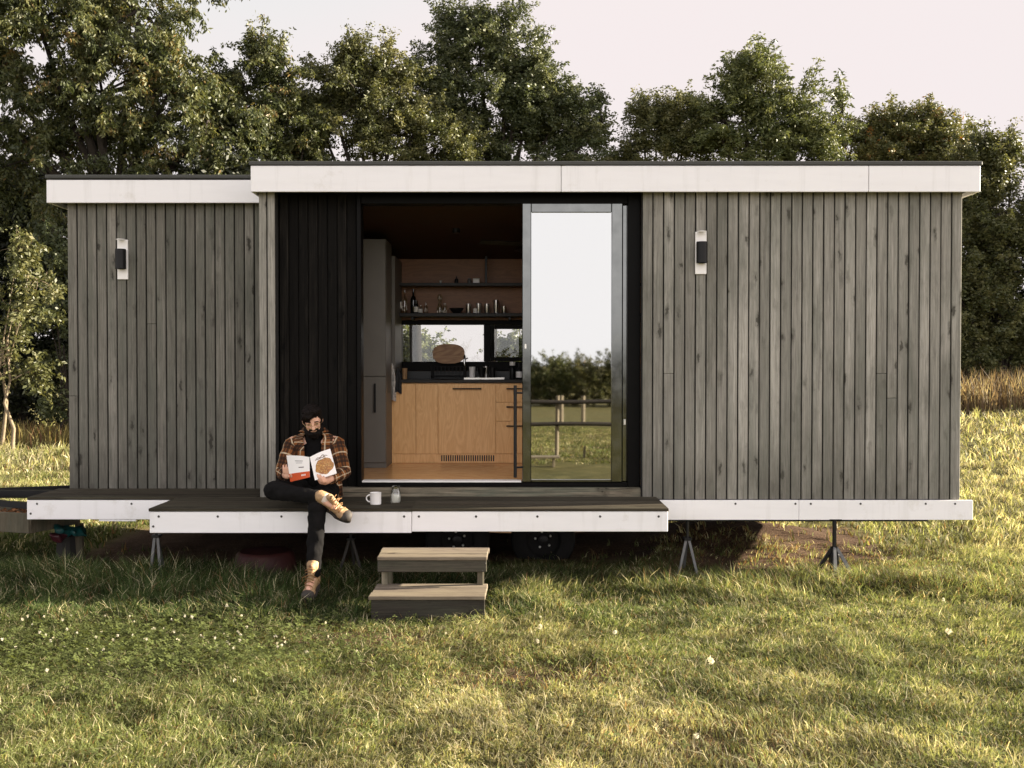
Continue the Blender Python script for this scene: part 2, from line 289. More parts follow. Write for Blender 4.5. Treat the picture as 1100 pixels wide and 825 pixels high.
# ------------------------------------------------------------------ mesh builder
class MB:
    def __init__(s): s.v = []; s.f = []; s.t = []; s.uv = []; s.hasuv = False
    def add(s, vs, fs, tone=None, uv=None):
        n = len(s.v); tone = random.random() if tone is None else tone
        s.v += [Vector(p) for p in vs]; s.t += [tone]*len(vs)
        if uv: s.hasuv = True; s.uv += uv
        else: s.uv += [(0, 0, 0)]*len(vs)
        s.f += [tuple(n+i for i in f) for f in fs]; return s
    def box(s, x0, x1, y0, y1, z0, z1, c=0.004, tone=None, mat=None):
        c = min(c, abs(x1-x0)*0.45, abs(y1-y0)*0.45, abs(z1-z0)*0.45)
        P = []; 
        for sx, X in ((1, x0), (-1, x1)):
            for sy, Y in ((1, y0), (-1, y1)):
                for sz, Z in ((1, z0), (-1, z1)):
                    P += [(X, Y+sy*c, Z+sz*c), (X+sx*c, Y, Z+sz*c), (X+sx*c, Y+sy*c, Z)]
        def I(i, j, k, a): return ((i*2+j)*2+k)*3+a
        F = [(I(0,0,0,0), I(0,0,1,0), I(0,1,1,0), I(0,1,0,0)), (I(1,0,0,0), I(1,1,0,0), I(1,1,1,0), I(1,0,1,0)),
             (I(0,0,0,1), I(1,0,0,1), I(1,0,1,1), I(0,0,1,1)), (I(0,1,0,1), I(0,1,1,1), I(1,1,1,1), I(1,1,0,1)),
             (I(0,0,0,2), I(0,1,0,2), I(1,1,0,2), I(1,0,0,2)), (I(0,0,1,2), I(1,0,1,2), I(1,1,1,2), I(0,1,1,2))]
        for i in (0, 1):
            for j in (0, 1):
                F.append((I(i,j,0,0), I(i,j,1,0), I(i,j,1,1), I(i,j,0,1)))
                F.append((I(0,i,j,1), I(1,i,j,1), I(1,i,j,2), I(0,i,j,2)))
                F.append((I(i,0,j,0), I(i,1,j,0), I(i,1,j,2), I(i,0,j,2)))
                for k in (0, 1): F.append((I(i,j,k,0), I(i,j,k,1), I(i,j,k,2)))
        if mat is not None: P = [mat @ Vector(p) for p in P]
        return s.add(P, F, tone)
    def tube(s, pts, rad, n=10, tone=None, cap=True, squash=1.0):
        pts = [Vector(p) for p in pts]; m = len(pts)
        rad = list(rad) if hasattr(rad, '__len__') else [rad]*m
        V = []; F = []; ref = None
        for i, p in enumerate(pts):
            d = (pts[min(i+1, m-1)] - pts[max(i-1, 0)]).normalized()
            if ref is None: ref = d.orthogonal().normalized()
            ref = (ref - d*ref.dot(d)).normalized(); b2 = d.cross(ref)
            for k in range(n):
                a = 2*PI*k/n; V.append(p + (ref*math.cos(a) + b2*math.sin(a)*squash)*rad[i])
        for i in range(m-1):
            for k in range(n): F.append((i*n+k, i*n+(k+1)%n, (i+1)*n+(k+1)%n, (i+1)*n+k))
        if cap: F.append(tuple(range(n-1, -1, -1))); F.append(tuple((m-1)*n+k for k in range(n)))
        return s.add(V, F, tone)
    def lathe(s, c, prof, n=20, tone=None, axis=None):
        """prof: (radius, height) pairs bottom to top round +Z (or axis matrix)"""
        V = []; F = []; m = len(prof)
        for r, h in prof:
            for k in range(n):
                a = 2*PI*k/n; p = Vector((r*math.cos(a), r*math.sin(a), h)); V.append(Vector(c) + ((axis @ p) if axis else p))
        for i in range(m-1):
            for k in range(n): F.append((i*n+k, i*n+(k+1)%n, (i+1)*n+(k+1)%n, (i+1)*n+k))
        F.append(tuple(range(n-1, -1, -1))); F.append(tuple((m-1)*n+k for k in range(n)))
        return s.add(V, F, tone)
    def ell(s, c, r, n=16, m=10, mat=None):
        V = []; F = []
        for i in range(m+1):
            t = -PI/2 + PI*i/m
            t = max(-PI/2+0.06, min(PI/2-0.06, t))
            for k in range(n):
                a = 2*PI*k/n; p = Vector((r[0]*math.cos(t)*math.cos(a), r[1]*math.cos(t)*math.sin(a), r[2]*math.sin(t)))
                V.append(Vector(c) + ((mat @ p) if mat else p))
        for i in range(m):
            for k in range(n): F.append((i*n+k, i*n+(k+1)%n, (i+1)*n+(k+1)%n, (i+1)*n+k))
        F.append(tuple(range(n-1, -1, -1))); F.append(tuple(m*n+k for k in range(n)))
        return s.add(V, F)
    def caps(s, p0, p1, r0, r1, n=14):
        p0 = Vector(p0); p1 = Vector(p1); d = (p1-p0).normalized(); P = []; Q = []
        for i in range(5):
            a = -PI/2*(1-i/4); P.append(p0 + d*r0*math.sin(a)); Q.append(max(r0*math.cos(a), r0*0.05))
        for i in range(5):
            a = PI/2*i/4; P.append(p1 + d*r1*math.sin(a)); Q.append(max(r1*math.cos(a), r1*0.05))
        return s.tube(P, Q, n)
    def extrude(s, outline, d, tone=None):
        """outline: list of Vectors of a convex-ish planar polygon, d: thickness vector"""
        n = len(outline); V = [Vector(p) for p in outline] + [Vector(p)+Vector(d) for p in outline]
        F = [tuple(range(n)), tuple(range(2*n-1, n-1, -1))] + [(i, i+n, (i+1)%n+n, (i+1)%n) for i in range(n)]
        return s.add(V, F, tone)

ROOT = {}
def finish(me, name, mat, parent, off):
    o = bpy.data.objects.new(name, me); COL.objects.link(o)
    if mat is not None: me.materials.append(M[mat] if isinstance(mat, str) else mat)
    if parent is not None: o.parent = parent; ROOT[o.name] = off
    return o
def build(name, mb, mat, parent=None, smooth=None, base=None):
    """ONE mesh object; vertices given in world space, stored relative to the thing's base"""
    off = ROOT[parent.name] if parent is not None else (Vector(base) if base is not None else Vector((0, 0, 0)))
    me = bpy.data.meshes.new(name); me.from_pydata([v - off for v in mb.v], [], mb.f); me.update()
    a = me.attributes.new('tone', 'FLOAT', 'POINT'); a.data.foreach_set('value', mb.t)
    if mb.hasuv:
        a = me.attributes.new('uvp', 'FLOAT_VECTOR', 'POINT'); a.data.foreach_set('vector', [q for u in mb.uv for q in u])
    if smooth: me.shade_smooth(); me.set_sharp_from_angle(angle=R(smooth))
    o = finish(me, name, mat, parent, off)
    if parent is None: o.location = off; ROOT[o.name] = off
    return o
def remeshed(name, mb, mat, parent, voxel=0.005, smooth_it=3, disp=0.0, dscale=8.0):
    off = ROOT[parent.name]
    me = bpy.data.meshes.new('tmp'); me.from_pydata([v - off for v in mb.v], [], mb.f)
    t = bpy.data.objects.new('tmp', me); COL.objects.link(t)
    r = t.modifiers.new('r', 'REMESH'); r.mode = 'VOXEL'; r.voxel_size = voxel
    sm = t.modifiers.new('s', 'SMOOTH'); sm.iterations = smooth_it; sm.factor = 0.5
    dg = bpy.context.evaluated_depsgraph_get(); dg.update()
    m2 = bpy.data.meshes.new_from_object(t.evaluated_get(dg)); bpy.data.objects.remove(t); bpy.data.meshes.remove(me)
    m2.name = name
    if disp:
        for v in m2.vertices:
            q = mnoise.noise(Vector(v.co)*dscale) + 0.5*mnoise.noise(Vector(v.co)*dscale*2.3)
            v.co = Vector(v.co) + Vector(v.normal)*disp*q
    m2.shade_smooth(); m2.materials.clear()
    return finish(m2, name, mat, parent, off)
def tag(o, label=None, cat=None, group=None, kind=None):
    if label: o['label'] = label
    if cat: o['category'] = cat
    if group: o['group'] = group
    if kind: o['kind'] = kind
    return o
def thing(name, label, cat, loc, group=None):
    o = bpy.data.objects.new(name, None); COL.objects.link(o); o.location = loc; o.empty_display_size = 0.2
    ROOT[o.name] = Vector(loc); return tag(o, label, cat, group)
def rawmesh(name, V, loops, totals, mat, parent=None, off=None):
    V = np.asarray(V, dtype=np.float32)
    if off is not None: V = V - np.array(off, dtype=np.float32)
    me = bpy.data.meshes.new(name); me.vertices.add(len(V)); me.vertices.foreach_set('co', V.ravel())
    me.loops.add(len(loops)); me.loops.foreach_set('vertex_index', np.asarray(loops, dtype=np.int32))
    st = np.concatenate(([0], np.cumsum(totals)[:-1])).astype(np.int32)
    me.polygons.add(len(totals)); me.polygons.foreach_set('loop_start', st); me.polygons.foreach_set('loop_total', np.asarray(totals, dtype=np.int32))
    me.update(calc_edges=True); me.validate()
    me.materials.append(M[mat]); o = bpy.data.objects.new(name, me); COL.objects.link(o)
    if parent is not None: o.parent = parent
    return o

# ------------------------------------------------------------------ terrain
def vnoise(x, y, seed=0):
    """smooth value noise in [0,1] on numpy arrays"""
    g = np.random.default_rng(seed).random((256, 256)); xi = np.floor(x).astype(int); yi = np.floor(y).astype(int)
    fx = x - xi; fy = y - yi; fx = fx*fx*(3-2*fx); fy = fy*fy*(3-2*fy); a = xi & 255; b = yi & 255; a1 = (a+1) & 255; b1 = (b+1) & 255
    return (g[a, b]*(1-fx)+g[a1, b]*fx)*(1-fy) + (g[a, b1]*(1-fx)+g[a1, b1]*fx)*fy
def fbm(x, y, s, seed=0, o=4):
    r = 0; amp = 0.5; tot = 0
    for i in range(o): r = r + amp*vnoise(x*s + 17*i, y*s + 31*i, seed+i); tot += amp; s *= 2.03; amp *= 0.5
    return r/tot
def smst(a, b, x): t = np.clip((x-a)/(b-a), 0, 1); return t*t*(3-2*t)
def hgt(x, y):
    x = np.asarray(x, dtype=float); y = np.asarray(y, dtype=float)
    z = (fbm(x, y, 1.1, 5, 3)-0.5)*0.10 + (fbm(x, y, 0.25, 9, 2)-0.5)*0.12*smst(5, 20, np.hypot(x, y))
    z = z + smst(4, 20, y)*smst(0, 13, x)*0.75 + smst(3, 9, x)*smst(-3, 8, y)*0.10
    z = z - 0.033*np.maximum(0, -y-10.5)*smst(200, 60, -y) - 3.5*smst(60, 200, -y)*0.5
    z = z + 0.20*np.exp(-(((x-1.9)/1.0)**2 + ((y-1.6)/0.8)**2)) + 0.10*np.exp(-(((x-1.35)/0.35)**2 + ((y-0.45)/0.3)**2))
    z = z - smst(20, 120, y)*smst(20, -5, x)*0.9
    return z
def h1(x, y): return float(hgt(np.array([x]), np.array([y]))[0])
def dirt_f(x, y):
    d = np.exp(-(((x-2.0)/1.25)**2 + ((y-1.1)/1.05)**2))*1.35
    d = np.maximum(d, 0.9*smst(3.7, 3.2, x)*smst(-4.2, -3.6, x)*smst(0.25, 0.8, y)*smst(2.9, 2.4, y)*0.8)
    d = np.maximum(d, 0.95*np.exp(-(((x+0.95)/0.6)**2 + ((y+1.85)/0.24)**2)))
    d = np.maximum(d, 0.70*np.exp(-(((x-0.15)/0.8)**2 + ((y+2.6)/0.3)**2)))
    d = np.maximum(d, 0.55*np.exp(-(((x-0.9)/0.5)**2 + ((y+3.6)/0.4)**2)))
    d = np.maximum(d, 0.45*np.exp(-(((x-3.2)/0.9)**2 + ((y+0.35)/0.35)**2)))
    return d
def make_ground():
    a = np.sinh(np.linspace(-1, 1, 330)*7.2)/np.sinh(7.2)*2600
    ys = np.sinh(np.linspace(-1, 1, 330)*7.2)/np.sinh(7.2)*2600 - 1.5
    near = np.linspace(-6, 6, 170); a = np.unique(np.concatenate((a[np.abs(a) > 6], near)))
    ny = np.linspace(-6, 4, 150); ys = np.unique(np.concatenate((ys[(ys < -6) | (ys > 4)], ny)))
    X, Y = np.meshgrid(a, ys, indexing='ij'); Z = hgt(X, Y); n, m = X.shape
    idx = np.arange(n*m).reshape(n, m)
    q = np.stack((idx[:-1, :-1], idx[1:, :-1], idx[1:, 1:], idx[:-1, 1:]), -1).reshape(-1, 4)
    o = rawmesh('ground', np.stack((X, Y, Z), -1).reshape(-1, 3), q.ravel(), np.full(len(q), 4), 'meadow_ground')
    at = o.data.attributes.new('dirt', 'FLOAT', 'POINT'); at.data.foreach_set('value', dirt_f(X, Y).ravel().astype(np.float32))
    o.data.shade_smooth(); tag(o, kind='structure')
make_ground()

# ------------------------------------------------------------------ grass
def blades(x, y, L, wd, ang, lean, col, z0=None):
    """arrays -> verts, loops, totals, colours; a blade is a quad and a tip triangle"""
    n = len(x); z = hgt(x, y) - 0.01 if z0 is None else z0
    dx = np.cos(ang); dy = np.sin(ang); tx = -dy; ty = dx
    ph = rng.uniform(0, PI, n); tx = np.cos(ph); ty = np.sin(ph)
    h1_ = L*0.55; o1 = lean*L*0.28; h2 = L*np.sqrt(np.maximum(0.05, 1-np.minimum(lean, 1.25)**2*0.6)); o2 = lean*L*0.95
    P = np.empty((n, 5, 3), dtype=np.float32); hw = wd*0.5
    P[:, 0] = np.stack((x-tx*hw, y-ty*hw, z), -1); P[:, 1] = np.stack((x+tx*hw, y+ty*hw, z), -1)
    hm = np.minimum(h1_, h2*0.75)
    P[:, 2] = np.stack((x+dx*o1+tx*hw*0.8, y+dy*o1+ty*hw*0.8, z+hm), -1); P[:, 3] = np.stack((x+dx*o1-tx*hw*0.8, y+dy*o1-ty*hw*0.8, z+hm), -1)
    P[:, 4] = np.stack((x+dx*o2, y+dy*o2, z+h2), -1)
    b = (np.arange(n)*5)[:, None]
    loops = np.concatenate((b+np.array([0, 1, 2, 3]), b+np.array([3, 2, 4])), 1).ravel()
    tot = np.tile([4, 3], n); c = np.repeat(col, 5, axis=0)
    return P.reshape(-1, 3), loops, tot, c
GREEN = np.array((0.130, 0.152, 0.052)); LUSH_SHADE = np.array((0.040, 0.066, 0.018)); YEL = np.array((0.272, 0.268, 0.116)); STRAW = np.array((0.46, 0.41, 0.26)); BRN = np.array((0.17, 0.105, 0.05))  # the lush green is also darkened for grass in the cabin's shade
def house_near(x, y): return smst(0.6, 0.0, np.abs(y+0.42))*smst(-4.6, -4.0, x)*smst(3.9, 3.3, x)
def lawn_colour(x, y, n):
    dry = fbm(x, y, 0.55, 21, 4); fine = fbm(x, y, 3.3, 33, 3); u = rng.random(n); k = rng.random((n, 1))
    d = np.clip((dry-0.5)*3.6 + (fine-0.5)*1.9 + 0.38, 0, 1)
    d = d + smst(0.2, 3.5, x)*smst(-4.5, -1, y)*0.25 + smst(2.5, 5.0, x)*0.25 + smst(3, 7, y)*0.45 + 0.35*smst(-3.6, -4.2, y)*smst(0, -2.5, x)
    lush_shade = smst(-1.9, -1.25, y)*smst(2.5, -0.6, x)*smst(3, 1, y)
    d = np.clip(d - 0.55*lush_shade - 0.20*smst(-1.5, -0.6, y)*smst(1.0, 0.0, y), 0, 1)
    d = np.clip(d + rng.normal(0, 0.16, n), 0, 1)[:, None]; lu = lush_shade[:, None]
    c = (GREEN*(1-lu)+LUSH_SHADE*lu)*(1-d) + YEL*d
    st = (u < 0.10 + 0.30*d[:, 0]**2)[:, None]; c = np.where(st, STRAW*(0.75+0.5*k), c)
    br = (rng.random(n) < 0.05 + 0.5*np.clip(dirt_f(x, y), 0, 1)*0.7)[:, None]; c = np.where(br, BRN*(0.6+0.9*k), c)
    return c*(0.62+0.66*rng.random((n, 1)))*(0.62 + 0.76*smst(0.35, 0.65, fbm(x, y, 4.5, 63, 3)))[:, None]
def scatter(ntuft, per, xr, yr, Lr, wr, accept, spread=0.02, tall=None):
    x = rng.uniform(*xr, ntuft); y = rng.uniform(*yr, ntuft); keep = rng.random(ntuft) < accept(x, y); x = x[keep]; y = y[keep]; n = len(x)
    flow = fbm(x, y, 0.8, 55, 3)*4*PI; L = rng.uniform(*Lr, n)*(0.55 + 0.9*fbm(x, y, 1.7, 71, 3))
    if tall is not None: L = L*tall(x, y)
    X = np.repeat(x, per) + rng.normal(0, spread, n*per); Y = np.repeat(y, per) + rng.normal(0, spread, n*per); m = n*per
    A = np.repeat(flow, per) + rng.normal(0, 1.5, m); LL = np.repeat(L, per)*rng.uniform(0.45, 1.15, m)
    lean = np.clip(np.repeat(rng.uniform(0.45, 1.1, n), per) + rng.normal(0, 0.22, m), 0.05, 1.25)
    return blades(X, Y, LL, rng.uniform(*wr, m), A, lean, lawn_colour(X, Y, m))
def in_view(x, y, margin=1.0):
    return np.abs(x) < (y - CAM.y)*0.52 + margin
def join(parts):
    V = []; Lp = []; T = []; C = []; o = 0
    for v, l, t, c in parts: V.append(v); Lp.append(l+o); T.append(t); C.append(c); o += len(v)
    return np.concatenate(V), np.concatenate(Lp), np.concatenate(T), np.concatenate(C)
def grass_obj(name, parts):
    V, Lp, T, C = join(parts); o = rawmesh(name, V, Lp, T, 'grass_blades')
    a = o.data.attributes.new('gcol', 'FLOAT_COLOR', 'POINT'); a.data.foreach_set('color', np.concatenate((C, np.ones((len(C), 1))), 1).astype(np.float32).ravel())
    return o
def acc(dens_scale=1.0):
    def f(x, y):
        p = in_view(x, y)*np.clip(1-1.15*dirt_f(x, y), 0.16, 1)*(0.6+0.8*fbm(x, y, 2.2, 91, 3))
        inside = (x > -3.8) & (x < 1.2) & (y > 0.45) & (y < 2.6); p = p*np.where(inside, 0.10, 1)
        step = (x > -0.95) & (x < -0.16) & (y > -1.44) & (y < -0.75); return p*np.where(step, 0.0, 1)*dens_scale
    return f
def tall_f(x, y):
    s = 0.75 + 0.6*fbm(x, y, 1.3, 25, 3) + 1.45*house_near(x, y)*(0.2+1.1*fbm(x, y, 1.5, 15, 2)) + 0.9*smst(-1.75, -1.3, y)*smst(-0.2, -1.5, x)*smst(1, -.2, y)
    return s + 0.8*smst(-3.4, -4.0, y)*smst(-1.2, -2.6, x)
parts = [scatter(62000, 9, (-4.0, 4.0), (-4.6, -1.6), (0.026, 0.070), (0.0035, 0.007), acc(), tall=tall_f),
         scatter(42000, 9, (-6, 6), (-1.6, 1.2), (0.032, 0.085), (0.0045, 0.008), acc(), tall=tall_f),
         scatter(26000, 7, (-10, 11), (1.2, 8), (0.06, 0.14), (0.010, 0.016), acc(0.8), 0.03),
         scatter(30000, 6, (-18, 22), (8, 24), (0.10, 0.22), (0.016, 0.030), acc(0.8), 0.05)]
# trodden straw lying flat in the lawn
n = 9000; x = rng.uniform(-4, 5, n); y = rng.uniform(-4.5, -0.6, n)
parts.append(blades(x, y, rng.uniform(0.06, 0.16, n), rng.uniform(0.003, 0.005, n), rng.uniform(0, 2*PI, n), rng.uniform(1.0, 1.25, n), STRAW*rng.uniform(0.6, 1.15, (n, 1))))
tag(grass_obj('grass', parts), 'mixed green and straw coloured meadow grass round the cabin', 'grass', kind='stuff')
# rough field behind the camera, seen only in the door glass
def back_acc(x, y): return np.full(len(x), 1.0)
tag(grass_obj('field_grass', [scatter(22000, 6, (-3, 10), (-30, -9.0), (0.04, 0.10), (0.010, 0.022), back_acc, 0.06)]), 'rough pasture grass beyond the rail fence', 'grass', kind='stuff')
# tall dry seed grass at the field edge
n = 5200; x = rng.uniform(8.0, 17, n); y = rng.uniform(14.5, 19.5, n) ; keep = fbm(x, y, 0.6, 44, 3) > 0.36; x = x[keep]; y = y[keep]; n = len(x)
c = np.where(rng.random((n, 1)) < 0.6, np.array((0.15, 0.105, 0.065)), np.array((0.27, 0.22, 0.13)))*rng.uniform(0.6, 1.3, (n, 1))
x2 = rng.uniform(-13, -5, 2500); y2 = rng.uniform(13.0, 16.5, 2500); c2 = np.where(rng.random((2500, 1)) < 0.3, np.array((0.16, 0.095, 0.05)), np.array((0.24, 0.20, 0.08)))*rng.uniform(0.6, 1.3, (2500, 1))
tag(grass_obj('tall_dry_grass', [blades(x, y, rng.uniform(0.4, 1.0, n), rng.uniform(0.02, 0.045, n), rng.uniform(0, 2*PI, n), rng.uniform(0.1, 0.5, n), c),
    blades(x2, y2, rng.uniform(0.25, 0.55, 2500), rng.uniform(0.02, 0.04, 2500), rng.uniform(0, 2*PI, 2500), rng.uniform(0.1, 0.6, 2500), c2)]), 'tall brown seed grass along the foot of the trees', 'grass', kind='stuff')
# clover: three small leaflets to a stalk, with white heads
def clover():
    n = 9000; cx = rng.normal(-2.35, 0.85, n); cy = rng.normal(-2.15, 0.42, n)
    n2 = 2500; cx = np.concatenate((cx, rng.uniform(-3.5, 4, n2))); cy = np.concatenate((cy, rng.uniform(-4.3, -0.9, n2))); n += n2
    z = hgt(cx, cy) + rng.uniform(0.03, 0.08, n); V = np.empty((n, 3, 4, 3), dtype=np.float32); r = rng.uniform(0.008, 0.016, n); a0 = rng.uniform(0, 2*PI, n)
    tl = rng.normal(0, 0.35, (n, 2))
    for k in range(3):
        a = a0 + k*2*PI/3
        for j, (da, rr) in enumerate(((0, 0.0), (-0.55, 0.8), (0, 1.15), (0.55, 0.8))):
            ox = np.cos(a+da)*r*rr*1.25; oy = np.sin(a+da)*r*rr*1.25
            V[:, k, j] = np.stack((cx+ox, cy+oy, z + ox*tl[:, 0] + oy*tl[:, 1]), -1)
    m = n*3; loops = np.arange(m*4); C = np.repeat(np.array((0.105, 0.125, 0.040))*rng.uniform(0.55, 1.5, (n, 1)), 12, axis=0)
    P = [(V.reshape(-1, 3), loops, np.full(m, 4), C)]
    q = 95; fx = rng.normal(-2.3, 0.75, q); fy = rng.normal(-2.05, 0.32, q)
    ex = np.array([W(580, 683, -1.9).x, 0.62, 2.6, 1.05, 0.15, 2.9, 3.3, 0.8]); ey = np.array([-1.9, -1.95, -2.0, -2.7, -2.2, -1.2, -2.4, -3.7])
    fx = np.concatenate((fx, ex)); fy = np.concatenate((fy, ey)); fz = hgt(fx, fy)
    for i in range(len(fx)):
        big = i >= q; rr = rng.uniform(0.005, 0.010)*(1.9 if big else 1); hz = fz[i] + rng.uniform(0.05, 0.10)
        k = 26; u = rng.normal(0, 1, (k, 3)); u /= np.linalg.norm(u, axis=1)[:, None]
        vv = np.empty((k, 3, 3)); t = rng.normal(0, 1, (k, 3))*0.5
        c0 = np.array((fx[i], fy[i], hz)); vv[:, 0] = c0 + u*rr*0.2; vv[:, 1] = c0 + (u + t*0.45)*rr; vv[:, 2] = c0 + (u - t*0.45)*rr
        P.append((vv.reshape(-1, 3), np.arange(k*3), np.full(k, 3), np.tile(np.array((0.72, 0.68, 0.60))*rng.uniform(0.75, 1.1), (k*3, 1))))
    return grass_obj('clover', P)
tag(clover(), 'patch of low clover with small white flower heads in the lawn', 'clover', kind='stuff')

# ------------------------------------------------------------------ trees
def leaf_cloud(tips, per, spread, size, droop, elong=1.0, aspect=0.5, outward=None):
    n = len(tips)*per; c = np.repeat(tips, per, axis=0); g = rng.normal(0, 1, (n, 3))*spread; g[:, 2] *= 0.75
    if outward is not None:                                # leaves sit along a short twig that grows outwards and up
        d0 = outward + rng.normal(0, 0.45, outward.shape); d0[:, 2] += 0.45 - droop*0.9; d0 /= np.linalg.norm(d0, axis=1)[:, None]
        L0 = spread*rng.uniform(1.5, 4.6, len(tips)); t0 = rng.uniform(-0.25, 1, n)
        g = g*0.46*(1.15-0.75*np.clip(t0, 0, 1))[:, None] + np.repeat(d0*L0[:, None], per, axis=0)*t0[:, None]
    c = c + g; c[:, 2] -= np.abs(g[:, 0]*g[:, 1])*droop*2 + droop*np.repeat(rng.random(len(tips)), per)*0.15
    s = size*rng.uniform(0.45, 1.3, n)
    d = rng.normal(0, 1, (n, 3)); d[:, 2] = d[:, 2]*0.6 - droop*1.6; d /= np.linalg.norm(d, axis=1)[:, None]
    u = rng.normal(0, 1, (n, 3)); u[:, 2] *= 0.5; u = np.cross(d, u); u /= np.linalg.norm(u, axis=1)[:, None] + 1e-6
    nr = np.cross(d, u); k = s*aspect*0.5
    V = np.empty((n, 4, 3), dtype=np.float32)
    V[:, 0] = c; V[:, 1] = c + d*(s*0.45)[:, None] + u*k[:, None] + nr*(s*0.06)[:, None]; V[:, 2] = c + d*s[:, None]; V[:, 3] = c + d*(s*0.5)[:, None] - u*k[:, None] + nr*(s*0.06)[:, None]
    tt = np.clip(np.repeat(rng.normal(0.45, 0.22, len(tips)), per) + rng.normal(0, 0.18, n), 0, 1)
    return V.reshape(-1, 3), np.arange(n*4), np.full(n, 4), np.repeat(tt, 4)
def make_tree(name, label, base, lobes, mat, ntips=700, per=40, spread=0.16, size=0.11, droop=0.3, trunk_r=0.14, sprigs=0, bark='bark', aspect=0.5, group=None, stems=1, cat='tree', limb_n=10, hollow=0.42, dens=1.9):
    """lobes: (centre Vector, rx, ry, rz) in world space"""
    bx, by = base; bz = h1(bx, by) - 0.05; root = thing(name, label, cat, (bx, by, bz), group); B = Vector((bx, by, bz))
    vol = np.array([l[1]*l[2]*l[3] for l in lobes])**0.75; cnt = np.maximum(12, (vol/vol.sum()*ntips)).astype(int)
    size = size*0.80; per = int(per*dens*1.25); spread = spread*1.0; ntips = int(ntips*0.85); sprigs = int(sprigs*1.6)
    T = []; OUT = []; wood = MB(); cz = sum((l[0]*(l[1]*l[3]) for l in lobes), Vector())/sum(l[1]*l[3] for l in lobes)
    zmin = min(l[0].z - l[3]*0.5 for l in lobes); fork = Vector((bx*0.6+cz.x*0.4, by*0.6+cz.y*0.4, max(bz+0.5, min(zmin, bz + (cz.z-bz)*0.55))))
    trunks = []
    for sI in range(stems):
        jx = 0 if stems == 1 else random.uniform(-0.35, 0.35); jy = 0 if stems == 1 else random.uniform(-0.3, 0.3)
        p = [B + Vector((jx, jy, 0)), B.lerp(fork, 0.35) + Vector((jx*1.2+random.uniform(-.12, .12), jy, 0)), B.lerp(fork, 0.7)+Vector((jx*0.8+random.uniform(-.12, .12), jy+random.uniform(-.1, .1), 0)), fork + Vector((jx*0.6, jy*0.6, 0)), fork.lerp(cz, 0.6)]
        wood.tube(p, [trunk_r*1.25, trunk_r, trunk_r*0.85, trunk_r*0.7, trunk_r*0.35], 9); trunks.append(p[3])
    for (c, rx, ry, rz), k in zip(lobes, cnt):
        rx *= 0.91; ry *= 0.91; rz *= 0.91
        st = random.choice(trunks); c = Vector(c); mid = st.lerp(c, 0.5) + Vector((random.uniform(-.3, .3), random.uniform(-.3, .3), random.uniform(-0.1, .35)))*rx*0.5
        wood.tube([st, mid, c], [trunk_r*0.5, trunk_r*0.32, trunk_r*0.16], 6)
        u = rng.normal(0, 1, (k*3, 3)); u /= np.linalg.norm(u, axis=1)[:, None]
        r = rng.uniform(hollow**2, 1, k*3)**0.5
        lump = np.array([mnoise.noise(Vector(q)*2.3 + c*1.7) + 0.5*mnoise.noise(Vector(q)*5.1 + c) for q in u]); r = r*(1 + 0.62*lump)
        P = np.array(c) + u*r[:, None]*np.array((rx, ry, rz))
        gap = np.array([mnoise.noise(Vector(q)*(1.7/max(0.35, rx**0.5)) + Vector((3.1, 7.7, 1.3))) for q in P]); sel = np.argsort(-gap + rng.normal(0, 0.07, len(gap)))[:k]; P = P[sel]
        P[:, 2] = np.maximum(P[:, 2], bz + 0.25); T.append(P); OUT.append((P - np.array(c))/np.array((rx, ry, rz)))
        for q in P[:limb_n]:
            q = Vector(q); m2 = c.lerp(q, 0.5) + Vector((random.uniform(-.1, .1), random.uniform(-.1, .1), random.uniform(-.05, .15)))*rx
            wood.tube([c, m2, q], [trunk_r*0.15, trunk_r*0.10, trunk_r*0.035], 5)
    T = np.concatenate(T); OUT = np.concatenate(OUT)
    if sprigs:                                            # upright shoots that break the outline
        top = T[np.argsort(-(T[:, 2] + rng.normal(0, 0.5, len(T))))[:sprigs*2]]; top = top[rng.permutation(len(top))[:sprigs]]
        E = []
        for q in top:
            q = Vector(q); L = random.uniform(0.35, 1.0)*(max(l[3] for l in lobes)**0.5)*0.75; d = Vector((random.uniform(-.45, .45), random.uniform(-.3, .3), 1)).normalized(); e = q + d*L
            wood.tube([q, q.lerp(e, 0.5)+Vector((random.uniform(-.04, .04), 0, 0)), e], [0.012, 0.009, 0.004], 4)
            E += [np.array(q.lerp(e, t)) + rng.normal(0, 0.035, 3) for t in np.linspace(0, 1, int(4+L*5))]
        E = np.array(E)
        e1 = leaf_cloud(E, max(6, per//4), spread*0.5, size, droop, aspect=aspect)
    build('trunk', wood, bark, root, smooth=60)
    V, Lp, Tt, C = leaf_cloud(T, per, spread, size, droop, aspect=aspect, outward=OUT)
    if sprigs: V, Lp, Tt, C = join([(V, Lp, Tt, C), e1])
    o = rawmesh('crown', V, Lp, Tt, mat, root, (bx, by, bz))
    a = o.data.attributes.new('tone', 'FLOAT', 'POINT'); a.data.foreach_set('value', C.astype(np.float32))
    return root
def LB(px, py, rpx, Y, ry=None, rz=None):
    c = W(px, py, Y); s = (Y - CAM.y)/FOC; rx = rpx*s
    return (c, rx, (ry or rx*0.9), (rz*s if rz else rx*0.92))
TG = None
Y = 15.5
make_tree('cherry_tree', 'big drooping cherry tree filling the top left corner', (-8.2, Y),
    [LB(40, 20, 95, Y), LB(150, 10, 70, Y), LB(-20, 110, 80, Y), LB(110, 100, 85, Y), LB(185, 95, 55, Y), LB(225, 130, 55, Y), LB(-60, 20, 80, Y), LB(60, -70, 110, Y), LB(150, 165, 60, Y), LB(40, 180, 70, Y, 1.0)],
    'leaf_cherry', 1700, 44, 0.17, 0.15, 0.75, 0.24, sprigs=14, aspect=0.38, hollow=0.55)
Y = 17
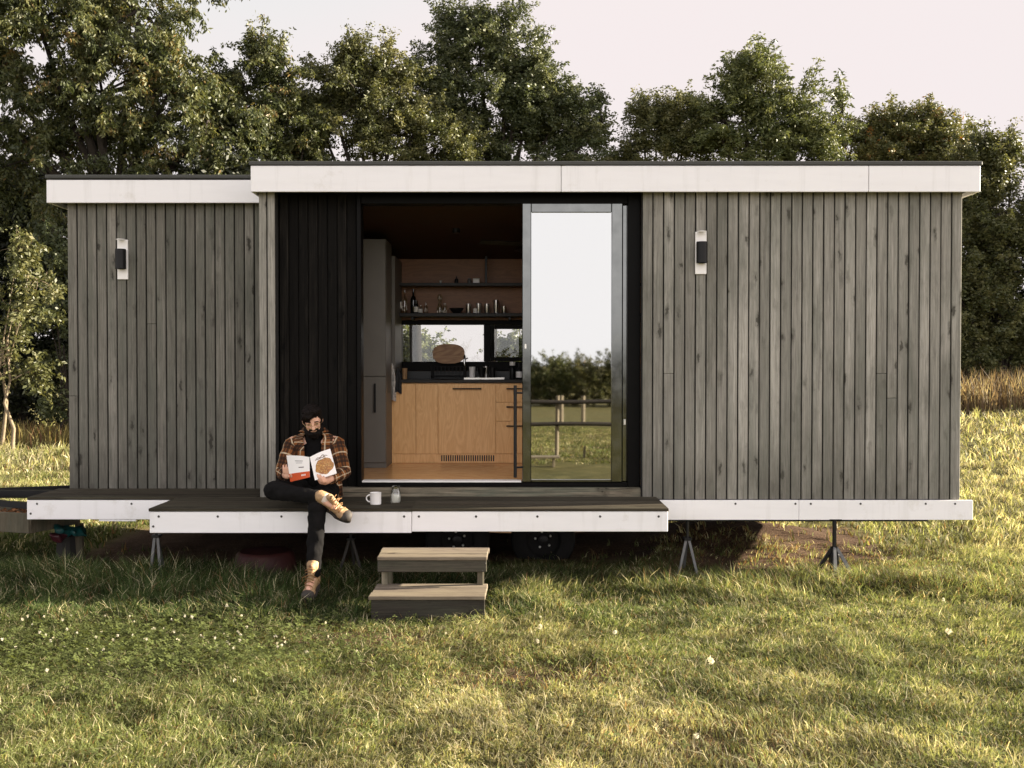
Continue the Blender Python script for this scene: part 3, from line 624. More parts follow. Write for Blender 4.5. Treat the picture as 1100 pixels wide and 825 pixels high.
make_tree('cherry_tree', 'smaller cherry tree with loose upright shoots over the low roof', (-5.2, Y),
    [LB(265, 95, 42, Y), LB(250, 150, 50, Y), LB(300, 130, 40, Y), LB(285, 65, 26, Y), LB(310, 75, 16, Y, rz=26), LB(235, 110, 40, Y), LB(275, 175, 45, Y), LB(325, 165, 35, Y)],
    'leaf_cherry', 520, 40, 0.16, 0.14, 0.6, 0.12, sprigs=16, aspect=0.4, hollow=0.4)
Y = 18
make_tree('oak_tree', 'broad olive tree with rounded crown over the left end of the high roof', (-3.3, Y),
    [LB(385, 105, 52, Y), LB(345, 135, 45, Y), LB(430, 140, 50, Y), LB(395, 72, 32, Y), LB(470, 155, 42, Y), LB(320, 165, 35, Y), LB(500, 168, 30, Y), LB(350, 90, 22, Y, rz=30), LB(420, 95, 26, Y, rz=34), LB(450, 120, 26, Y), LB(310, 130, 26, Y)],
    'leaf_olive', 1000, 42, 0.15, 0.105, 0.15, 0.16, sprigs=16, hollow=0.45)
Y = 19.5
make_tree('poplar_tree', 'tallest green tree behind the middle of the roof', (-0.66, Y),
    [LB(487, 55, 34, Y, rz=38), LB(515, 45, 34, Y), LB(545, 52, 34, Y, rz=40), LB(520, 105, 55, Y), LB(575, 105, 42, Y), LB(600, 125, 45, Y), LB(635, 145, 30, Y), LB(560, 155, 50, Y), LB(470, 100, 30, Y), LB(620, 165, 30, Y), LB(455, 80, 20, Y, rz=34), LB(560, 75, 26, Y, rz=40), LB(480, 28, 14, Y, rz=22), LB(548, 25, 13, Y, rz=20), LB(645, 120, 13, Y, rz=24)],
    'leaf_green', 1150, 42, 0.16, 0.11, 0.15, 0.17, sprigs=22, hollow=0.4)
Y = 21
make_tree('hawthorn_tree', 'low dark bushy tree just right of the tallest one', (3.6, Y),
    [LB(705, 145, 34, Y), LB(735, 140, 32, Y), LB(680, 165, 26, Y), LB(765, 160, 32, Y), LB(722, 120, 20, Y), LB(665, 178, 22, Y), LB(690, 125, 14, Y, rz=22), LB(745, 115, 14, Y, rz=22)],
    'leaf_olive', 560, 38, 0.14, 0.10, 0.15, 0.12, sprigs=20, hollow=0.4)
Y = 20
make_tree('ash_tree', 'airy pale green ash tree behind the right half of the roof', (6.6, Y),
    [LB(800, 92, 36, Y), LB(830, 110, 42, Y), LB(780, 130, 34, Y), LB(855, 125, 34, Y), LB(885, 138, 24, Y), LB(815, 155, 40, Y), LB(865, 160, 36, Y), LB(790, 75, 18, Y), LB(820, 72, 16, Y), LB(905, 118, 12, Y, rz=20), LB(765, 118, 14, Y)],
    'leaf_fresh', 560, 34, 0.17, 0.15, 0.35, 0.13, sprigs=22, aspect=0.36, hollow=0.35)
Y = 21.5
make_tree('maple_tree', 'rounded yellow green tree over the right end of the roof', (10.0, Y),
    [LB(955, 155, 38, Y), LB(985, 148, 34, Y), LB(925, 170, 30, Y), LB(1015, 165, 34, Y), LB(970, 135, 22, Y), LB(1040, 160, 22, Y), LB(920, 150, 18, Y), LB(1000, 132, 16, Y)],
    'leaf_yellow', 620, 38, 0.14, 0.11, 0.15, 0.12, sprigs=16, hollow=0.4)
Y = 19
make_tree('hazel_tree', 'dense bushy tree standing right of the cabin end wall', (12.3, Y),
    [LB(1050, 185, 36, Y), LB(1075, 225, 50, Y), LB(1045, 265, 40, Y), LB(1100, 270, 55, Y), LB(1065, 330, 55, Y), LB(1040, 370, 45, Y), LB(1095, 370, 55, Y), LB(1085, 175, 26, Y), LB(1140, 250, 55, Y), LB(1150, 350, 60, Y), LB(1020, 300, 40, Y), LB(1010, 390, 35, Y)],
    'leaf_olive', 1500, 42, 0.16, 0.115, 0.2, 0.13, sprigs=14, stems=3, hollow=0.5)
Y = 21
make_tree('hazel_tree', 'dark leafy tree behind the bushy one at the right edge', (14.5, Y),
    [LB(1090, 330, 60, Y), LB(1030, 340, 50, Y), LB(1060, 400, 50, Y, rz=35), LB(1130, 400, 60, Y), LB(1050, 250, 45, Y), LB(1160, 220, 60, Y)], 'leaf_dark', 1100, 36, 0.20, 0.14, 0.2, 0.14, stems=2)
Y = 12.4
make_tree('sapling', 'thin pale stemmed sapling with yellowing leaves left of the cabin', (-9.95, Y),
    [LB(15, 335, 32, Y), LB(40, 300, 34, Y), LB(5, 390, 26, Y), LB(30, 400, 20, Y), LB(-30, 340, 40, Y), LB(20, 265, 30, Y)],
    'leaf_olive', 48, 26, 0.15, 0.13, 0.5, 0.035, stems=3, bark='pale_bark', hollow=0.3, sprigs=10)
Y = 14.4
make_tree('young_beech', 'young broadleaf tree with arching branches against the left end wall', (-9.6, Y),
    [LB(60, 285, 30, Y), LB(75, 330, 30, Y), LB(50, 330, 28, Y), LB(70, 390, 26, Y), LB(45, 262, 22, Y), LB(60, 430, 20, Y), LB(90, 300, 30, Y)],
    'leaf_green', 80, 26, 0.15, 0.13, 0.5, 0.045, stems=2, hollow=0.3, sprigs=8)
Y = 18.5
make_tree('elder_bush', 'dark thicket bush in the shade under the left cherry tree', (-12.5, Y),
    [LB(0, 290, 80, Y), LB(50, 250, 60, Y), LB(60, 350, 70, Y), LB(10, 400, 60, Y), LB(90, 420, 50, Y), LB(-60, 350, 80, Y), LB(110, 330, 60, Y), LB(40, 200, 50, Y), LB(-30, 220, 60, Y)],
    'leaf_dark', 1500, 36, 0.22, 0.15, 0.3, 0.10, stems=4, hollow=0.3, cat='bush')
Y = 15.6  # hidden bush placed to keep the low sun off the left thicket
make_tree('elder_bush', 'unseen dark bush behind the low left wing, added to shade the thicket', (-6.0, Y),
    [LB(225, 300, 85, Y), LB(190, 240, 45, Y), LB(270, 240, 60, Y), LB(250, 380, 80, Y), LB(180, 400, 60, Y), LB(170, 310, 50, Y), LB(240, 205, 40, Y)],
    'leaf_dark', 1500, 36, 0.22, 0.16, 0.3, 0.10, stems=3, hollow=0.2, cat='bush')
Y = 20.5  # out-of-view tree added to cast shade on the lower hazel crowns
make_tree('hazel_tree', 'unseen dense tree beyond the right edge, added to shade the bushy ones', (19.5, Y),
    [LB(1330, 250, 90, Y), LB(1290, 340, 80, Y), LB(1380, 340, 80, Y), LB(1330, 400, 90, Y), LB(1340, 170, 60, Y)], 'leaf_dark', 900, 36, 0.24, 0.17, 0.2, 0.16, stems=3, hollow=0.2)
Y = 19
make_tree('oak_tree', 'oak tree just beyond the left edge, past the cherry tree', (-17.5, Y),
    [LB(-180, 250, 90, Y), LB(-240, 330, 90, Y), LB(-130, 340, 80, Y), LB(-190, 140, 70, Y), LB(-260, 220, 70, Y), LB(-190, 400, 80, Y)], 'leaf_olive', 800, 36, 0.24, 0.15, 0.2, 0.18, hollow=0.3)
# small trees far behind, seen through the kitchen window
Y = 34
make_tree('pear_tree', 'small far tree seen through the left of the kitchen window', (W(462, 392, Y).x, Y),
    [LB(458, 374, 11, Y), LB(468, 383, 10, Y), LB(448, 384, 11, Y), LB(436, 374, 13, Y)], 'leaf_fresh', 130, 30, 0.25, 0.2, 0.2, 0.10)
make_tree('pear_tree', 'small far tree seen through the little opening kitchen window', (W(546, 392, Y).x, Y),
    [LB(547, 376, 8, Y), LB(540, 384, 7, Y), LB(556, 378, 10, Y), LB(568, 384, 10, Y)], 'leaf_green', 110, 30, 0.25, 0.2, 0.2, 0.10)
# bare trunk close behind the kitchen window
t = thing('birch_tree', 'tree whose trunk, coloured dark for shade, stands right behind the kitchen window', 'tree', (W(446, 392, 9.0).x, 9.0, h1(W(446, 392, 9).x, 9.0)-0.05))
tb = MB(); q = ROOT[t.name]; tb.tube([q, q+Vector((0.02, 0, 1.6)), q+Vector((-0.02, 0, 3.0)), q+Vector((0.0, 0.3, 3.6))], [0.12, 0.10, 0.095, 0.06], 10); build('trunk', tb, 'shaded_bark', t, smooth=60)
V, Lp, Tt, C = leaf_cloud(np.array([np.array(q) + np.array((0, 0.3, 3.45)) + rng.normal(0, 1, 3)*np.array((0.7, 0.5, 0.25)) for _ in range(50)]), 26, 0.14, 0.11, 0.3)
o = rawmesh('crown', V, Lp, Tt, 'leaf_olive', t, tuple(q)); a = o.data.attributes.new('tone', 'FLOAT', 'POINT'); a.data.foreach_set('value', C.astype(np.float32))
# the wood across the valley, behind the camera, seen in the door glass
fx = -14
k = 0
FARN = ['dark far tree at the left of the wood mirrored in the door glass', 'tall far tree mirrored at the left edge of the glass', 'olive far tree mirrored left of the middle of the glass', 'pale far tree mirrored in the middle of the glass', 'green far tree mirrored right of the middle of the glass', 'broad far tree mirrored at the right edge of the glass', 'far tree just right of the mirrored wood', 'last far tree at the right of the mirrored wood']
while k < 8:
    yy = -100 - random.uniform(0, 10); bx = -6 + k*3.2 + random.uniform(-.6, .6); bz = h1(bx, yy); hh = random.uniform(5.2, 6.2)
    make_tree('woodland_tree', FARN[k], (bx, yy), [(Vector((bx, yy, bz+hh*0.62)), 2.1, 1.8, hh*0.38), (Vector((bx-1.2, yy+.5, bz+hh*0.40)), 1.8, 1.6, hh*0.36), (Vector((bx+1.2, yy+.3, bz+hh*0.45)), 1.7, 1.6, hh*0.38), (Vector((bx, yy+1, bz+1.2)), 2.0, 1.6, 1.3)],
        ['leaf_fresh', 'leaf_yellow', 'leaf_olive'][k % 3], 260, 30, 0.28, 0.26, 0.2, 0.18, group='trees of the wood across the field')
    k += 1

# ------------------------------------------------------------------ the tiny house
H = thing('tiny_house', 'long flat roofed cabin on wheels clad in grey vertical boards', 'tiny house', (0, 1.2, h1(0, 1.2)))
ZB, ZW, ZF0, ZF1 = 0.455, 0.612, W(0, 206, -0.1).z, W(0, 178, -0.1).z     # strip bottom, wall foot, fascia bottom, fascia top
def clad(mb, x0, x1, yf, z0, z1, bw, th=0.018, gap=0.0105, side=None, joints=0.05):
    n = max(1, round((x1-x0)/bw)); w_ = (x1-x0)/n
    for i in range(n):
        a = x0 + i*w_ + gap*0.5; b = x0 + (i+1)*w_ - gap*0.5; dy = random.uniform(-0.0025, 0.0025); cuts = [z0, z1]
        if random.random() < joints: cuts = [z0, z0 + (z1-z0)*random.choice((0.33, 0.41, 0.58, 0.41)), z1]
        for c0, c1 in zip(cuts[:-1], cuts[1:]):
            e0 = c0 + (0.001 if c0 != z0 else 0); e1 = c1 - (0.001 if c1 != z1 else 0)
            if side is None: mb.box(a, b, yf+dy, yf+dy+th, e0, e1, 0.0035)
            else: mb.box(yf+dy, yf+dy+th, a, b, e0, e1, 0.0035)   # board on a side wall: x and y swapped
    return mb
XR, XC, XL = 3.525, -1.985, -3.715
# front walls
build('wall', clad(MB(), 1.02, XR, 0.0, ZW, ZF0+0.02, 0.0835), 'grey_cladding', H)['label'] = 'grey board wall right of the sliding door'
build('wall', clad(MB(), XL, XC-0.004, 0.55, ZW, ZF0+0.02, 0.0825), 'wing_cladding', H)['label'] = 'darker board wall of the set back left wing'
build('corner_board', clad(MB(), XC, -1.852, 0.0, ZW, ZF0+0.02, 0.067), 'grey_cladding', H)
build('wall', clad(MB(), -1.852, -1.235, 0.13, ZW, ZF0+0.02, 0.077, 0.02, 0.006, joints=0), 'charred_cladding', H)['label'] = 'charred black board wall beside the door'
# sides and rear
build('end_wall', clad(MB(), 0.024, 2.5, XR-0.021, ZW, ZF0+0.02, 0.083, side=1), 'grey_cladding', H)
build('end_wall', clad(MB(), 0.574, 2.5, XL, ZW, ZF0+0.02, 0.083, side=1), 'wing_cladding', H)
build('return_wall', clad(MB(), 0.024, 0.545, XC, ZW, ZF0+0.02, 0.075, side=1), 'grey_cladding', H)
KX0, KX1 = W(426.5, 0, 2.2).x, 0.36
KZ0, KZ1 = W(0, 398.5, 2.2).z, W(0, 344, 2.2).z
rw = MB(); clad(rw, XL, KX0-0.01, 2.5, ZW, ZF0, 0.083); clad(rw, KX1+0.01, XR, 2.5, ZW, ZF0, 0.083); clad(rw, KX0-0.01, KX1+0.01, 2.5, ZW, KZ0-0.01, 0.083); clad(rw, KX0-0.01, KX1+0.01, 2.5, KZ1+0.01, ZF0, 0.083)
build('rear_wall', rw, 'grey_cladding', H)
# dark sheathing behind the boards
for q in ((1.02, XR-0.03, 0.026, 0.09), (XL+0.03, XC-0.004, 0.576, 0.62), (XC+0.026, -1.856, 0.026, 0.12), (-1.85, -1.24, 0.156, 0.2), (XR-0.10, XR-0.026, 0.092, 2.49), (XL+0.026, XL+0.09, 0.622, 2.49), (XC+0.026, XC+0.085, 0.122, 0.545)):
    m = MB(); m.box(*q, ZW, ZF0+0.02, 0.001); build('sheathing', m, 'void_dark', H)
# interior lining
lin = MB()
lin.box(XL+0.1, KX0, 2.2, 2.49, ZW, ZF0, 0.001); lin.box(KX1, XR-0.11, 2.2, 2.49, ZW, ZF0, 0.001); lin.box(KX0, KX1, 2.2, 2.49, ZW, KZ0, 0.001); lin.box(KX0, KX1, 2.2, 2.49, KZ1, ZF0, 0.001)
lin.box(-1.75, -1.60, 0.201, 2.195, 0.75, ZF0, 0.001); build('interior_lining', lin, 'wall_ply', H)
lin = MB(); lin.box(3.3, 3.40, 0.1, 2.195, 0.75, ZF0, 0.001); build('interior_lining', lin, 'bounce_ply', H)['label'] = 'end lining of the room, made pale to bounce light'
lin = MB(); lin.box(1.03, 3.29, 0.092, 0.12, .75, ZF0, .001); build('interior_lining', lin, 'bounce_ply', H)
cl = MB(); cl.add([(-1.75, 0.21, 3.0), (3.4, 0.21, 3.0), (3.4, 2.2, 2.72), (-1.75, 2.2, 2.72), (-1.75, 0.21, 3.03), (3.4, 0.21, 3.03), (3.4, 2.2, 2.75), (-1.75, 2.2, 2.75)], [(0, 1, 2, 3), (7, 6, 5, 4), (0, 4, 5, 1), (1, 5, 6, 2), (2, 6, 7, 3), (3, 7, 4, 0)], 0.4)
build('ceiling', cl, 'ceiling_dark', H)
fl = MB(); 
for i in range(11): fl.box(-1.75, 3.3, 0.2+i*0.182, 0.2+(i+1)*0.182-0.0015, 0.70, 0.748, 0.001)
build('floor', fl, 'floor_wood', H)
# roof and fascia
rf = MB(); rf.box(-2.03, 3.63, -0.11, 2.62, ZF1+0.002, ZF1+0.035, 0.006); build('roof', rf, 'roof_membrane', H)
rf = MB(); rf.box(-3.85, -2.034, 0.44, 2.62, ZF1-0.002, ZF1+0.030, 0.006); build('roof', rf, 'roof_membrane', H)['label'] = 'lower roof of the left wing'
sf = MB(); sf.box(-2.0, 3.60, -0.076, 2.58, ZF0+0.03, ZF1, 0.003); sf.box(-3.82, -2.005, 0.476, 2.58, ZF0+0.03, ZF1-0.006, 0.003); build('roof_deck', sf, 'void_dark', H)
jx = [-2.02, W(603, 0, -0.1).x, W(934.5, 0, -0.1).x, 3.62]
for a, b in zip(jx[:-1], jx[1:]):
    m = MB(); m.box(a+0.002, b-0.002, -0.10, -0.08, ZF0, ZF1, 0.003); build('fascia', m, 'white_panel', H)
m = MB(); m.box(-3.84, -2.022, 0.45, 0.47, ZF0, ZF1-0.012, 0.003); build('fascia', m, 'white_panel', H)
m = MB(); m.box(3.60, 3.62, -0.078, 2.6, ZF0, ZF1, 0.003); build('fascia', m, 'white_panel', H)
m = MB(); m.box(-3.84, -3.82, 0.472, 2.6, ZF0, ZF1-0.012, 0.003); build('fascia', m, 'white_panel', H)
m = MB(); m.box(-2.02, -2.002, -0.078, 0.44, ZF0, ZF1, 0.003); build('fascia', m, 'white_panel', H)
# chassis, floor strip, deck of the recess
ch = MB(); ch.box(XL, XR, 0.05, 2.5, 0.52, ZW-0.004, 0.003); ch.box(-3.6, 3.4, 0.45, 0.53, 0.40, 0.518, 0.004); ch.box(-3.6, 3.4, 1.97, 2.05, 0.40, 0.518, 0.004)
for x in (-3.2, -2.0, -0.8, 0.4, 1.6, 2.8): ch.box(x-0.03, x+0.03, 0.535, 1.965, 0.43, 0.516, 0.003)
ch.box(1.16, 3.27, -0.005, 0.03, ZB-0.016, ZB+0.05, 0.002)
build('chassis', ch, 'underfloor', H)
def screw(parent, x, y, z, r=0.009):
    m = MB(); m.lathe((x, y, z), [(r*0.8, 0.0), (r, 0.002), (r*0.7, 0.004)], 8, axis=Matrix.Rotation(R(90), 3, 'X')); return build('screw', m, 'screw_steel', parent, smooth=40)
sx = [1.14, W(861, 0, -.03).x, 3.612]
for a, b, xs in ((sx[0]-0.12, sx[1], (1.17, 1.75, 2.22)), (sx[1], sx[2], (2.34, 2.73, 3.24, 3.47))):
    m = MB(); m.box(a+0.002, b-0.001, -0.03, -0.008, ZB, ZW-0.002, 0.002); p = build('skirt_board', m, 'white_panel', H)
    for x in xs: screw(p, x, -0.030, ZW-0.03)
m = MB(); m.box(-3.80, -2.66, -0.03, -0.008, ZB+0.004, ZW-0.002, 0.002); p = build('skirt_board', m, 'white_panel', H)
for x, z in ((-3.72, ZW-0.03), (-2.98, ZW-0.03), (-3.77, ZB+0.05)): screw(p, x, -0.030, z)
m = MB(); m.box(-3.24, -2.95, -0.024, -0.006, ZB-0.012, ZB+0.002, 0.002); build('skirt_patch', m, 'white_panel', H)
m = MB(); m.box(-3.80, -3.78, -0.006, 2.5, ZB+0.004, ZW-0.006, 0.002); build('skirt_board', m, 'white_panel', H)
dk = MB()
for i in range(5): dk.box(-3.80, -2.0, -0.03+i*0.116, -0.03+(i+1)*0.116-0.004, ZW, ZW+0.022, 0.003)
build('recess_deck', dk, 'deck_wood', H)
# threshold and door assembly
th = MB(); th.box(-1.85, 1.018, 0.03, 0.15, ZW, ZW+0.085, 0.006); build('threshold', th, 'old_sill_wood', H)
DX0, DX1, DZ0, DZ1 = -1.232, 1.018, ZW+0.087, 3.02
fr = MB(); fr.box(DX0, DX0+0.035, 0.10, 0.24, DZ0, DZ1, 0.004); fr.box(DX1-0.10, DX1, 0.10, 0.24, DZ0, DZ1, 0.004); fr.box(DX0+0.036, DX1-0.101, 0.10, 0.24, DZ1-0.075, DZ1, 0.004)
fr.box(DX0+0.036, DX1-0.101, 0.10, 0.24, DZ0, DZ0+0.034, 0.003)
fr.box(DX0+0.04, 1.0, 0.11, 0.18, DZ1+0.002, DZ1+0.05, .002)
frame = build('door_frame', fr, 'dark_frame', H)
m = MB(); m.box(DX0+0.04, W(560, 0, .11).x, 0.094, 0.20, DZ0+0.036, DZ0+0.050, 0.002); build('sill', m, 'alu_sill', frame)
def leaf(x0, x1, yf, z0, z1, sl, sr, st, sb, name):
    m = MB(); m.box(x0, x0+sl, yf, yf+0.045, z0, z1, 0.005); m.box(x1-sr, x1, yf, yf+0.045, z0, z1, 0.005)
    m.box(x0+sl+0.0005, x1-sr-0.0005, yf+0.001, yf+0.044, z1-st, z1, 0.004); m.box(x0+sl+0.0005, x1-sr-0.0005, yf+0.001, yf+0.044, z0, z0+sb, 0.004)
    d = build(name, m, 'door_metal', H)
    g = MB(); g.box(x0+sl-0.004, x1-sr+0.004, yf+0.016, yf+0.026, z0+sb-0.004, z1-st+0.004, 0.001); build('pane', g, 'coated_glass', d); return d
lz0 = DZ0+0.037; lz1 = W(0, 218, .13).z
fx0, fx1 = W(561, 0, .13).x, W(669, 0, .13).x
d1 = leaf(fx0, fx1, 0.105, lz0, lz1, 0.072, 0.088, 0.078, 0.02, 'sliding_door')
d2 = leaf(fx0+0.10, W(681, 0, .16).x, 0.156, lz0, lz1-0.01, 0.072, 0.088, 0.078, 0.02, 'sliding_door')
m = MB(); hx = W(553.5, 0, .08).x; hz0, hz1 = W(0, 513, .08).z, W(0, 414, .08).z
m.tube([(hx, 0.08, hz0), (hx, 0.08, hz1)], 0.0135, 10)
for z in (hz0+0.08, hz1-0.06): m.tube([(hx, 0.08, z), (fx0+0.006, 0.10, z)], 0.008, 8)
build('handle', m, 'black_metal', d1, smooth=40)
m = MB(); lp = W(564.5, 372, .1); m.box(lp.x-0.008, lp.x+0.008, 0.094, 0.104, lp.z-0.02, lp.z+0.02, 0.003); build('lock', m, 'bright_bolt', d1)
m = MB(); lp = W(671, 452, .14); m.box(lp.x-0.008, lp.x+0.012, 0.150, 0.160, lp.z-0.035, lp.z+0.012, 0.003); build('lock', m, 'bright_bolt', d2)
# kitchen window
kf = MB(); mx0, mx1 = W(519.5, 0, 2.2).x, W(527, 0, 2.2).x; fy0, fy1 = 2.19, 2.27
kf.box(KX0, KX0+0.045, fy0, fy1, KZ0, KZ1, 0.004); kf.box(KX1-0.05, KX1, fy0, fy1, KZ0, KZ1, 0.004); kf.box(KX0+.046, KX1-.051, fy0, fy1, KZ1-0.045, KZ1, 0.004); kf.box(KX0+.046, KX1-.051, fy0, fy1, KZ0, W(0, 388.5, 2.2).z, 0.004)
kf.box(mx0, mx1, fy0+.002, fy1-.002, W(0, 388.3, 2.2).z, KZ1-.046, 0.003)
kw = build('window_frame', kf, 'dark_frame', H)
m = MB(); m.box(KX0+0.04, mx0+0.004, 2.225, 2.235, KZ0+0.03, KZ1-.04, 0.001); build('pane', m, 'clear_pane', kw)
cs = MB(); cx0, cx1 = mx1+0.001, KX1-0.052; cz0 = W(0, 388, 2.2).z; cz1 = KZ1-0.047
cs.box(cx0, cx0+0.035, 2.20, 2.25, cz0, cz1, .003); cs.box(cx1-0.09, cx1, 2.20, 2.25, cz0, cz1, .003); cs.box(cx0+.036, cx1-.091, 2.20, 2.25, cz1-.04, cz1, .003); cs.box(cx0+.036, cx1-.091, 2.20, 2.25, cz0, cz0+.04, .003)
cs.box(cx0+0.012, cx0+0.024, 2.175, 2.20, cz0+0.10, cz0+0.2, 0.003)
build('casement', cs, 'dark_frame', kw)
m = MB(); m.box(cx0+.03, cx1-.085, 2.222, 2.23, cz0+.035, cz1-.035, 0.001); build('pane', m, 'clear_pane', kw)
# wheels
for px in (490.5, 584):
    wx = W(px, 0, 0.62).x; wz = W(0, 580, 0.62).z
    hub = Matrix.Rotation(R(90), 3, 'X')
    m = MB(); m.lathe((wx, 0.80, wz), [(0.13, 0.0), (0.20, 0.0), (0.262, 0.03), (0.275, 0.07), (0.275, 0.13), (0.262, 0.17), (0.20, 0.20), (0.15, 0.195), (0.13, 0.16)], 32, axis=hub)
    wheel = build('wheel', m, 'black_rubber', H, smooth=40)
    m = MB(); m.lathe((wx, 0.68, wz), [(0.165, -0.06), (0.168, 0.055), (0.150, 0.05), (0.11, 0.02), (0.08, 0.035), (0.04, 0.04), (0.038, 0.075), (0.02, 0.08)], 28, axis=hub); build('rim', m, 'black_metal', wheel, smooth=40)
    for k in range(5):
        a = R(100 + 72*k); m = MB(); m.lathe((wx+0.068*math.cos(a), 0.644, wz+0.068*math.sin(a)), [(0.011, 0), (0.011, 0.016), (0.006, 0.022)], 6, axis=hub); build('wheel_nut', m, 'bright_bolt', wheel)
for a, b in ((-3.70, -1.3), (-1.29, 1.05)):
    m = MB(); m.box(a, b, 2.46, 2.48, -0.02, 0.515, 0.003); build('light_block_panel', m, 'underfloor', H)  # added panels blocking light from behind, so the underside stays dark
# drawbar
m = MB(); m.box(-5.4, -3.78, 1.0, 1.08, 0.495, 0.560, 0.006); m.tube([(-5.4, 1.04, 0.525), (-3.7, 0.30, 0.50)], 0.035, 4); m.tube([(-5.4, 1.04, 0.525), (-3.7, 1.9, 0.50)], 0.035, 4)
build('drawbar', m, 'black_metal', H)

# ------------------------------------------------------------------ wall lamps
def wall_lamp(px, py, Yw, label):
    c = W(px, py, Yw); t = thing('wall_lamp', label, 'lamp', (c.x, Yw, c.z), 'up and down lamps on the front wall')
    ph = 0.165; m = MB(); m.box(c.x-0.044, c.x+0.044, Yw-0.020, Yw-0.004, c.z-ph, c.z+ph, 0.003); build('back_plate', m, 'lamp_plate', t)
    m = MB(); m.lathe((c.x, Yw-0.062, c.z-0.082), [(0.040, 0.002), (0.043, 0.0), (0.043, 0.164), (0.040, 0.162)], 24); m.box(c.x-0.02, c.x+0.02, Yw-0.03, Yw-0.0195, c.z-0.05, c.z+0.05, 0.002)
    sd_ = build('shade', m, 'lamp_black', t, smooth=40)
    for z, dd in ((0.158, 0.004), (-0.08, -0.004)):
        g = MB(); g.lathe((c.x, Yw-0.062, c.z+z), [(0.036, 0), (0.036, 0.006)], 16); build('lens', g, 'white_ceramic', sd_)
wall_lamp(752.5, 272, 0.0, 'black cylinder lamp on a white plate right of the sliding door')
wall_lamp(132.5, 279, 0.55, 'black cylinder lamp on a white plate on the set back left wing')

# ------------------------------------------------------------------ front platforms
def platform(x0, x1, z, label, seams, xs, zlow):
    t = thing('wooden_platform', label, 'platform', ((x0+x1)/2, -0.33, h1((x0+x1)/2, -0.33)), 'platforms in front of the door')
    m = MB(); n = 5; y0, y1 = -0.655, 0.026; w_ = (y1-y0)/n
    for i in range(n):
        m.box(x0-0.006, x1+0.006, y0+i*w_+0.0015, y0+(i+1)*w_-0.0015, z-0.022, z+random.uniform(-.001, .001), 0.003)
    build('deck_boards', m, 'deck_wood', t)
    m = MB(); m.box(x0, x1, -0.648, -0.626, zlow, z-0.024, 0.003); f = build('fascia_board', m, 'white_panel', t)
    for x, dz in xs: screw(f, x, -0.648, dz)
    for xx in (x0, x1-0.02):
        m = MB(); m.box(xx, xx+0.02, -0.624, -0.035, zlow, z-0.025, 0.003); build('side_board', m, 'white_panel', t)
    for i in range(5): q = x0+0.1+(x1-x0-0.2)*i/4; m = MB(); m.box(q-0.022, q+0.022, -0.622, -0.037, z-0.13, z-0.026, 0.002); build('joist', m, 'underfloor', t)
    return t
ZD = 0.632
def wx_(p): return W(p, 0, -.65).x
platform(wx_(157), wx_(441), ZD-0.002, 'left wooden platform with white front board where the man sits', None,
    [(wx_(167), ZD-0.06), (wx_(161), ZB+0.045), (wx_(231), ZD-0.06), (wx_(300), ZD-0.06), (wx_(433), ZD-0.06)], 0.452)
platform(wx_(441.5), wx_(719), ZD, 'right wooden platform with white front board below the sliding door', None,
    [(wx_(449), ZD-0.06), (wx_(511), ZD-0.06), (wx_(577.5), ZD-0.06), (wx_(645.5), ZD-0.06), (wx_(709), ZD-0.06)], 0.462)

# folding trestles and jacks under the frame
def bar(m, a, b, w1, tone=None):
    m.tube([a, b], w1, 4, tone)
def trestle(px0, py0, px1, py1, Yt, label, mat='galvanised', spread=None):
    top = W(px0, py0, Yt); g = h1(top.x, Yt); t = thing('trestle', label, 'trestle', (top.x, Yt, g), 'A shaped props under the platforms')
    zt = top.z
    for sx_, sy in ((-1, -1), (1, -1)):
        m = MB(); s = spread or 0.085; bar(m, (top.x+sx_*0.012, Yt, zt), (top.x+sx_*s, Yt-0.03, g-0.02), 0.014); build('leg', m, mat, t)
    m = MB(); m.tube([(top.x, Yt+0.02, zt), (top.x, Yt+0.22, g-0.02)], 0.014, 4); build('leg', m, mat, t)
    m = MB(); m.box(top.x-0.03, top.x+0.03, Yt-0.03, Yt+0.05, zt, min(zt+0.02, 0.5), 0.003); m.tube([(top.x, Yt, zt), (top.x, Yt, 0.45)], 0.012, 8); build('head', m, 'black_metal', t)
trestle(738.5, 580, 0, 0, 0.02, 'grey A shaped prop right of the right platform')
trestle(168, 577, 0, 0, -0.3, 'grey A shaped prop under the left end of the platform', spread=0.05)
trestle(377, 580, 0, 0, -0.1, 'dim A shaped prop in the shade between the man and the steps', 'rail_dark', spread=0.11)
jp = W(897, 609, -0.02); gz = h1(jp.x, -0.02)
J = thing('jack_stand', 'black tripod jack stand under the right end of the cabin', 'jack stand', (jp.x, 0.0, gz))
m = MB(); m.tube([(jp.x, 0, 0.20), (jp.x, 0, 0.46)], 0.016, 10); m.tube([(jp.x, 0, 0.17), (jp.x, 0, 0.24)], 0.027, 10); m.box(jp.x-0.05, jp.x+0.05, -0.03, 0.05, 0.452, 0.462, 0.002); build('post', m, 'black_metal', J, smooth=40)
for a in (-105, -20, 80, 170):
    ex = jp.x + 0.15*math.cos(R(a)); ey = 0.15*math.sin(R(a)); m = MB(); m.tube([(jp.x+0.015*math.cos(R(a)), 0.015*math.sin(R(a)), 0.235), (ex, ey, gz-0.01)], [0.015, 0.023], 4); build('leg', m, 'galvanised' if a in (-105, -20) else 'black_metal', J)
m = MB(); m.box(jp.x-0.04, jp.x+0.03, -0.045, 0.03, 0.10, 0.19, 0.01); build('housing', m, 'black_metal', J)

